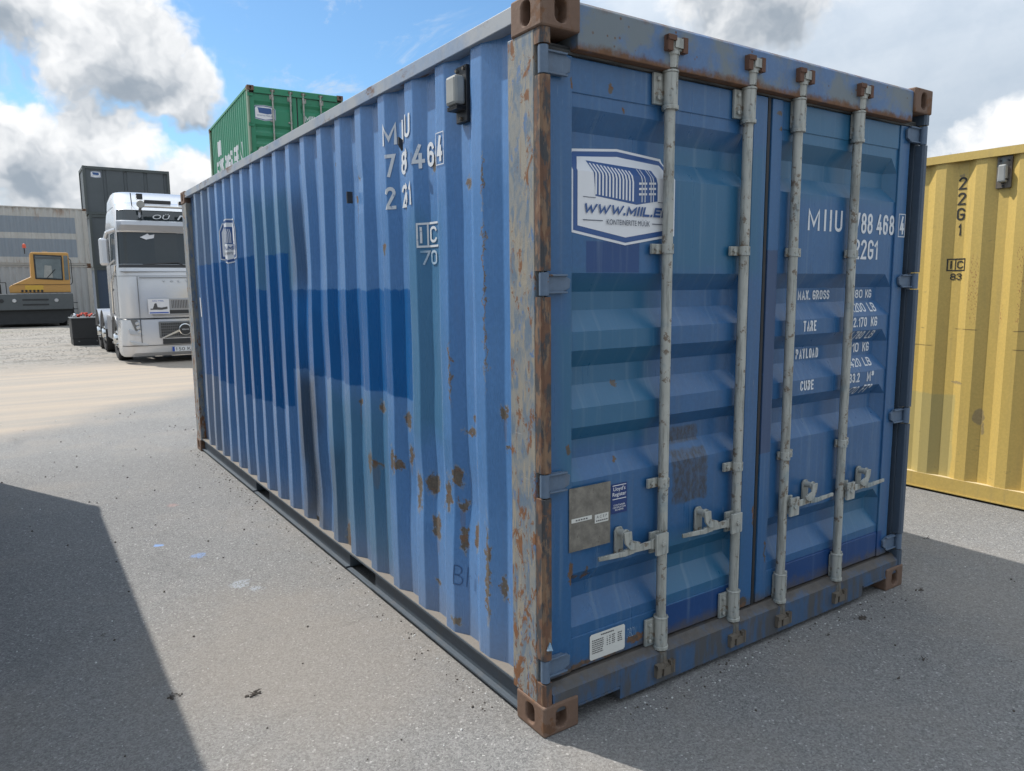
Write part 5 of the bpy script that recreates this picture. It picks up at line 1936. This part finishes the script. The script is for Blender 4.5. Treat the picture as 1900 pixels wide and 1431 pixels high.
def wheel(parent, x, y, r, w, side, name="wheel"):
    s = 1 if side == 0 else -1
    t = MB().lathe([(r * 0.58, 0.02), (r * 0.90, 0.0), (r * 0.98, 0.03), (r, 0.08), (r, w - 0.08), (r * 0.98, w - 0.03), (r * 0.90, w), (r * 0.58, w - 0.02)], (x, y, r), (s, 0, 0), 32).build(name, "tyre_rubber", parent)
    MB().lathe([(r * 0.60, 0.025), (r * 0.56, 0.045), (r * 0.50, 0.05), (r * 0.42, 0.03), (r * 0.28, 0.0), (r * 0.22, -0.05), (0.0, -0.06)], (x, y, r), (s, 0, 0), 24).build("rim", "chrome", t)
    for i in range(8):
        a = 2 * math.pi * i / 8
        MB().cyl((x - s * 0.02, y + math.cos(a) * r * .34, r + math.sin(a) * r * .34), (x + s * 0.03, y + math.cos(a) * r * .34, r + math.sin(a) * r * .34), 0.022, n=6).build("wheel_nut", "chrome", t)
    return t


for side, X in ((0, lambda x: x), (1, lambda x: 2.5 - x)):
    wheel(truck, X(0.0), 1.40, 0.50, 0.33, side)
    wheel(truck, X(0.02), 4.30, 0.50, 0.58, side)
    wheel(truck, X(0.02), 5.65, 0.50, 0.58, side)
    for yy in (4.30, 5.65):
        m = MB()
        for i in range(9):
            a = math.pi * (0.06 + 0.88 * i / 8)
            for xx in (X(0.0), X(0.62)):
                m.v.append((xx, yy + 0.62 * math.cos(a), 0.52 + 0.60 * math.sin(a)))
        for i in range(8):
            m.f.append((2 * i, 2 * i + 1, 2 * i + 3, 2 * i + 2))
        m.sm = True
        m.build("mudguard", "silver_trim", truck)
MB().box(0.80, 0.92, 0.9, 6.4, 0.72, 1.0).build("chassis_beam", "grey_steel", truck)
MB().box(1.58, 1.70, 0.9, 6.4, 0.72, 1.0).build("chassis_beam", "grey_steel", truck)
MB().box(0.65, 1.85, 4.4, 5.6, 1.0, 1.18).build("fifth_wheel", "dark_trim", truck, 0.03)
MB().box(0.60, 1.90, 0.3, 2.1, 0.45, 1.0).build("engine_block", "dark_trim", truck)
MB().box(0.9, 1.6, 1.38, 1.42, 0.46, 0.54).build("axle", "dark_trim", truck)
for yy in (4.30, 5.65):
    MB().box(0.5, 2.0, yy - 0.06, yy + 0.06, 0.44, 0.56).build("axle", "dark_trim", truck)

# ------------------------------------------------------------------ orange terminal tractor
plain("orange_paint", (0.50, 0.27, 0.075), 0.5, var=0.10, scale=3)
plain("yellow_patch", (0.58, 0.36, 0.05), 0.5)
plain("tractor_grey", (0.085, 0.095, 0.100), 0.6, var=0.2, scale=4)
plain("tractor_black", (0.030, 0.032, 0.034), 0.75, var=0.3, scale=5)
plain("cab_glass", (0.16, 0.19, 0.20), 0.08, 0.0, var=0.35, scale=3)
plain("beacon_red", (0.60, 0.10, 0.05), 0.3)
tr = thing("terminal_tractor", "orange terminal tractor with single cab and dark grey bumper before the white containers", "tractor", (-2.1, 37.6, 0))
MB().prism([(-0.9, 0.78), (2.95, 0.78), (3.02, 0.95), (3.02, 1.50), (-0.9, 1.50)], 'y', 0.0, 0.55).build("front_bumper", "tractor_grey", tr, 0.03)
MB().prism([(-0.35, 0.80), (2.95, 0.80), (2.80, 0.34), (2.55, 0.16), (-0.1, 0.16), (-0.3, 0.4)], 'y', 0.15, 3.2).build("underbody", "tractor_black", tr)
MB().box(-0.6, 2.7, 0.55, 5.2, 0.85, 1.28).build("chassis", "tractor_black", tr)
hood = MB().prism([(0.62, 1.54), (2.96, 1.54), (2.99, 3.33), (2.90, 3.36), (1.55, 3.36), (1.50, 3.30), (1.47, 2.27), (0.68, 1.88), (0.60, 1.80)], 'y', 0.30, 1.95)
cb = hood.build("cab", "orange_paint", tr, 0.03)
MB().prism([(1.62, 2.16), (2.70, 2.10), (2.72, 3.22), (1.62, 3.26)], 'y', 0.270, 0.302).build("window_frame", "tractor_black", tr, 0.02)
MB().prism([(1.68, 2.22), (2.65, 2.17), (2.66, 3.16), (1.68, 3.20)], 'y', 0.258, 0.27).build("windscreen", "cab_glass", tr)
MB().box(2.985, 3.005, 0.45, 1.5, 2.15, 3.2).build("side_window", "cab_glass", tr)
MB().prism([(2.76, 2.12), (2.93, 2.12), (2.94, 3.22), (2.78, 3.22)], 'y', 0.284, 0.30).build("corner_window", "cab_glass", tr)
MB().prism([(1.20, 1.66), (1.90, 1.66), (1.90, 1.88), (1.20, 1.88)], 'y', 0.288, 0.30).build("painted_patch", "yellow_patch", tr)
for i in range(6):
    MB().box(1.05 + i * 0.15, 1.13 + i * 0.15, 0.285, 0.301, 1.58, 1.68).build("air_slot", "tractor_black", tr)
for i in range(2):
    MB().box(1.05, 2.05, -0.012, 0.01, 0.98 + i * 0.22, 1.05 + i * 0.22).build("bumper_slot", "tractor_black", tr)
for x in (0.28, 0.75, 2.35):
    h_ = MB().lathe([(0.0, 0.0), (0.075, 0.0), (0.085, 0.02), (0.085, 0.04)], (x, -0.03, 1.20), (0, 1, 0), 16).build("headlight", "lamp_glass" if x > 0.5 else "tractor_black", tr)
MB().cyl((1.32, 0.9, 3.30), (1.32, 0.9, 3.58), 0.02, n=8).build("beacon_pole", "tractor_black", tr)
MB().lathe([(0.0, 0.20), (0.06, 0.17), (0.075, 0.10), (0.075, 0.0), (0.0, 0.0)], (1.32, 0.9, 3.56), (0, 0, 1), 14).build("beacon", "beacon_red", tr)
MB().prism([(-0.02, 1.5), (0.30, 1.5), (0.30, 2.55), (0.20, 2.62), (0.17, 3.30), (0.08, 3.36), (0.06, 2.62), (-0.02, 2.55)], 'y', 1.4, 1.8).build("exhaust_stack", "tractor_black", tr)
MB().tube([(0.10, 0.6, 1.5), (0.10, 0.5, 1.95)], 0.02, 6).build("mirror_pole", "tractor_black", tr)
MB().box(-0.08, 0.30, 0.42, 0.55, 1.93, 2.02).build("mirror", "lamp_glass", tr, 0.02)
for x, s_ in ((-0.25, 0), (2.75, 1)):
    wheel(tr, x, 1.2, 0.52, 0.32, s_)
    wheel(tr, x, 4.4, 0.52, 0.60, s_)
MB().box(0.0, 2.5, 3.6, 5.0, 1.28, 1.45).build("fifth_wheel", "tractor_grey", tr)
MB().prism([(1.95, 2.22), (2.30, 2.22), (2.28, 2.75), (2.02, 2.78)], 'y', 0.250, 0.256).build("seat_seen_through_glass", "vent_plastic", tr)
MB().box(1.66, 2.68, 0.252, 0.262, 3.05, 3.16).build("blind", "tractor_grey", tr)
MB().tube([(2.05, 0.245, 2.18), (2.42, 0.243, 2.60)], 0.014, 6).build("wiper", "tractor_black", tr)
MB().box(1.50, 2.96, 0.28, 0.30, 1.535, 1.56).build("panel_gap", "tractor_black", tr)
MB().box(0.68, 2.97, 0.275, 0.305, 1.905, 1.917).build("panel_gap", "tractor_black", tr)
MB().tube([(2.98, 0.32, 1.9), (3.06, 0.30, 2.0), (3.06, 0.30, 3.0), (2.98, 0.32, 3.1)], 0.018, 6).build("grab_rail", "tractor_black", tr)
MB().tube([(-0.4, 0.1, 1.5), (-0.4, 0.1, 2.0), (0.5, 0.1, 2.0), (0.5, 0.1, 1.5)], 0.018, 6).build("guard_rail", "tractor_black", tr)
for i_ in range(3):
    MB().box(3.0, 3.22, 0.7, 1.3, 0.45 + i_ * 0.30, 0.49 + i_ * 0.30).build("step", "tractor_grey", tr)
MB().cyl((2.1, 1.0, 3.36), (2.1, 1.0, 3.44), 0.10, n=14).build("roof_vent", "vent_plastic", tr)
MB().box(2.55, 3.05, 0.56, 1.6, 0.55, 1.25).build("side_box", "tractor_black", tr, 0.03)

# ------------------------------------------------------------------ black steel box with red lashing gear
plain("black_box_paint", (0.020, 0.021, 0.023), 0.55, var=0.2)
plain("red_strap", (0.50, 0.055, 0.030), 0.6, var=0.3, scale=20)
bx = thing("steel_box", "low black steel box heaped with red gear, beside the silver truck", "box", (-0.04, 23.4, 0))
MB().box(0, 1.25, 0, 1.1, 0.0, 0.20).build("skid", "black_box_paint", bx, 0.01)
MB().box(-0.01, 1.26, -0.01, 1.11, 0.20, 0.80).build("body", "black_box_paint", bx, 0.015)
MB().box(-0.03, 1.28, -0.03, 1.13, 0.80, 0.83).build("rim", "tractor_grey", bx, 0.005)
for x in (0.15, 0.62, 1.08):
    MB().cyl((x, -0.02, 0.13), (x, 0.0, 0.13), 0.022, n=8).build("bolt", "grey_steel", bx)
random.seed(11)
for i in range(8):
    x = 0.08 + i * 0.14
    y0 = 0.10 + random.random() * 0.3
    pts = []
    for j in range(6):
        pts.append((x + random.uniform(-.05, .10), y0 + j * 0.08, 0.845 + 0.07 * math.sin(j * 0.6 + i) ** 2 + random.random() * 0.04))
    st_ = MB().tube(pts, 0.026, 6).build("lashing_strap", "red_strap" if i % 4 else "lamp_glass", None)
    st_.location = (-0.04, 23.4, 0)
    tag(st_, ("pale strap at the left end of the heap on the black box", "red strap heaped on the black box, leftmost of the red ones", "second red strap from the left on the black box",
              "third red strap from the left on the black box", "pale strap in the middle of the heap on the black box", "first red strap right of the middle pale strap",
              "red strap next to the rightmost one on the black box", "rightmost red strap on the black box beside the truck wheels")[i], "strap", "straps heaped on the steel box")

# ------------------------------------------------------------------ small litter on the asphalt
plain("clod_brown", (0.080, 0.067, 0.056), 0.95, var=0.3, scale=40)
plain("chip_white", (0.62, 0.62, 0.60), 0.7, var=0.15, scale=60)
plain("chip_blue", (0.30, 0.42, 0.60), 0.6)


def pebble(m, x, y, r, rng, flat=0.55, z=0.0):
    n = 6
    vs_ = []
    for (hz, f) in ((0.0, 0.85), (0.5, 1.0), (1.0, 0.5)):
        for i in range(n):
            a = 2 * math.pi * i / n + rng.random() * 0.5
            rr_ = r * f * (0.7 + 0.5 * rng.random())
            vs_.append((x + math.cos(a) * rr_, y + math.sin(a) * rr_, z + hz * r * flat * 2))
    fs = [tuple(range(2 * n, 3 * n))]
    for j in range(2):
        for i in range(n):
            fs.append((j * n + i, j * n + (i + 1) % n, (j + 1) * n + (i + 1) % n, (j + 1) * n + i))
    m.raw(vs_, fs)


rng = random.Random(3)
for nm, mat_, cnt, rlo, rhi, lab in (("loose_grit", "clod_brown", 420, 0.002, 0.0065, "dark grit scattered over the asphalt"), ("pale_chips", "chip_white", 260, 0.0018, 0.0055, "tiny white chips scattered over the asphalt")):
    m = MB()
    for i in range(cnt):
        x, y = rng.uniform(-2.2, 5.2), rng.uniform(-2.0, 9.0)
        if 0.0 < x < 2.44 and 0.0 < y < 6.06:
            continue
        if x > 4.38 or x < -1.9:
            continue
        pebble(m, x, y, rng.uniform(rlo, rhi) * (1 + max(0, y) * 0.06), rng)
    for i in range(150):
        yy = rng.uniform(0.2, 6.0)
        pebble(m, rng.uniform(-0.05, 0.02) - abs(rng.gauss(0, 0.05)), yy, rng.uniform(rlo, rhi) * (0.7 + yy * 0.05), rng)
    for i in range(60):
        pebble(m, rng.uniform(0.3, 2.3), -abs(rng.gauss(0, 0.07)), rng.uniform(rlo, rhi) * 0.8, rng)
    o = m.build(nm, mat_)
    tag(o, lab, "grit", kind="stuff")
m = MB()
for i in range(2600):
    x, y = rng.uniform(-4.5, 1.6), rng.uniform(18.6, 36.5)
    if x > 0.3 and y < 24:
        continue
    pebble(m, x, y, rng.uniform(0.010, 0.026), rng, 0.22)
plain("gravel_stone", (0.27, 0.25, 0.225), 0.95, var=0.45, scale=9)
tag(m.build("gravel", "gravel_stone"), "grey stones of the rough gravel yard at the back", "gravel", kind="stuff")


def clump(label, x, y, r, n, seed):
    """a dry twig-and-soil clump"""
    q = random.Random(seed)
    m = MB()
    for i in range(n):
        pebble(m, x + q.gauss(0, r), y + q.gauss(0, r * 0.6), q.uniform(0.25, 0.6) * r * 0.6, q)
    for i in range(max(2, n // 4)):
        a = q.uniform(0, 6.28)
        m.cyl((x + q.gauss(0, r * .5), y + q.gauss(0, r * .4), 0.004), (x + math.cos(a) * r * 1.6, y + math.sin(a) * r * 1.1, 0.008 + q.random() * 0.01), 0.0022, 0.001, n=5)
    o = m.build("dirt_clump", "clod_brown", None, smooth=False)
    tag(o, label, "dirt")
    return o


for i, (lab, x, y, r_, n_) in enumerate((
        ("dark dirt clump on the asphalt just off the blue container's far right corner", 2.434, -0.10, 0.022, 14),
        ("largest dark dirt clump in the shadow before the right door", 1.874, -0.11, 0.030, 22),
        ("small dark clod beside the largest clump before the doors", 1.574, -0.115, 0.012, 6),
        ("brown dirt clump in the shaded asphalt, right of centre foreground", 1.700, -0.49, 0.016, 10),
        ("small dark clump nearest the camera in the shaded asphalt", 1.455, -0.51, 0.012, 7),
        ("dark clod on the shadow's edge near the yellow container", 3.30, 0.30, 0.018, 8),
        ("twiggy dirt heap on the sunny dusty patch, left of the container", -0.79, 0.92, 0.030, 24),
        ("flat dirt heap in the left shadow near its edge", -1.061, 1.092, 0.026, 16),
        ("single dark clod in the middle of the left shadow", -1.247, 1.863, 0.014, 5))):
    clump(lab, x, y, r_ * 0.62, n_, 20 + i)
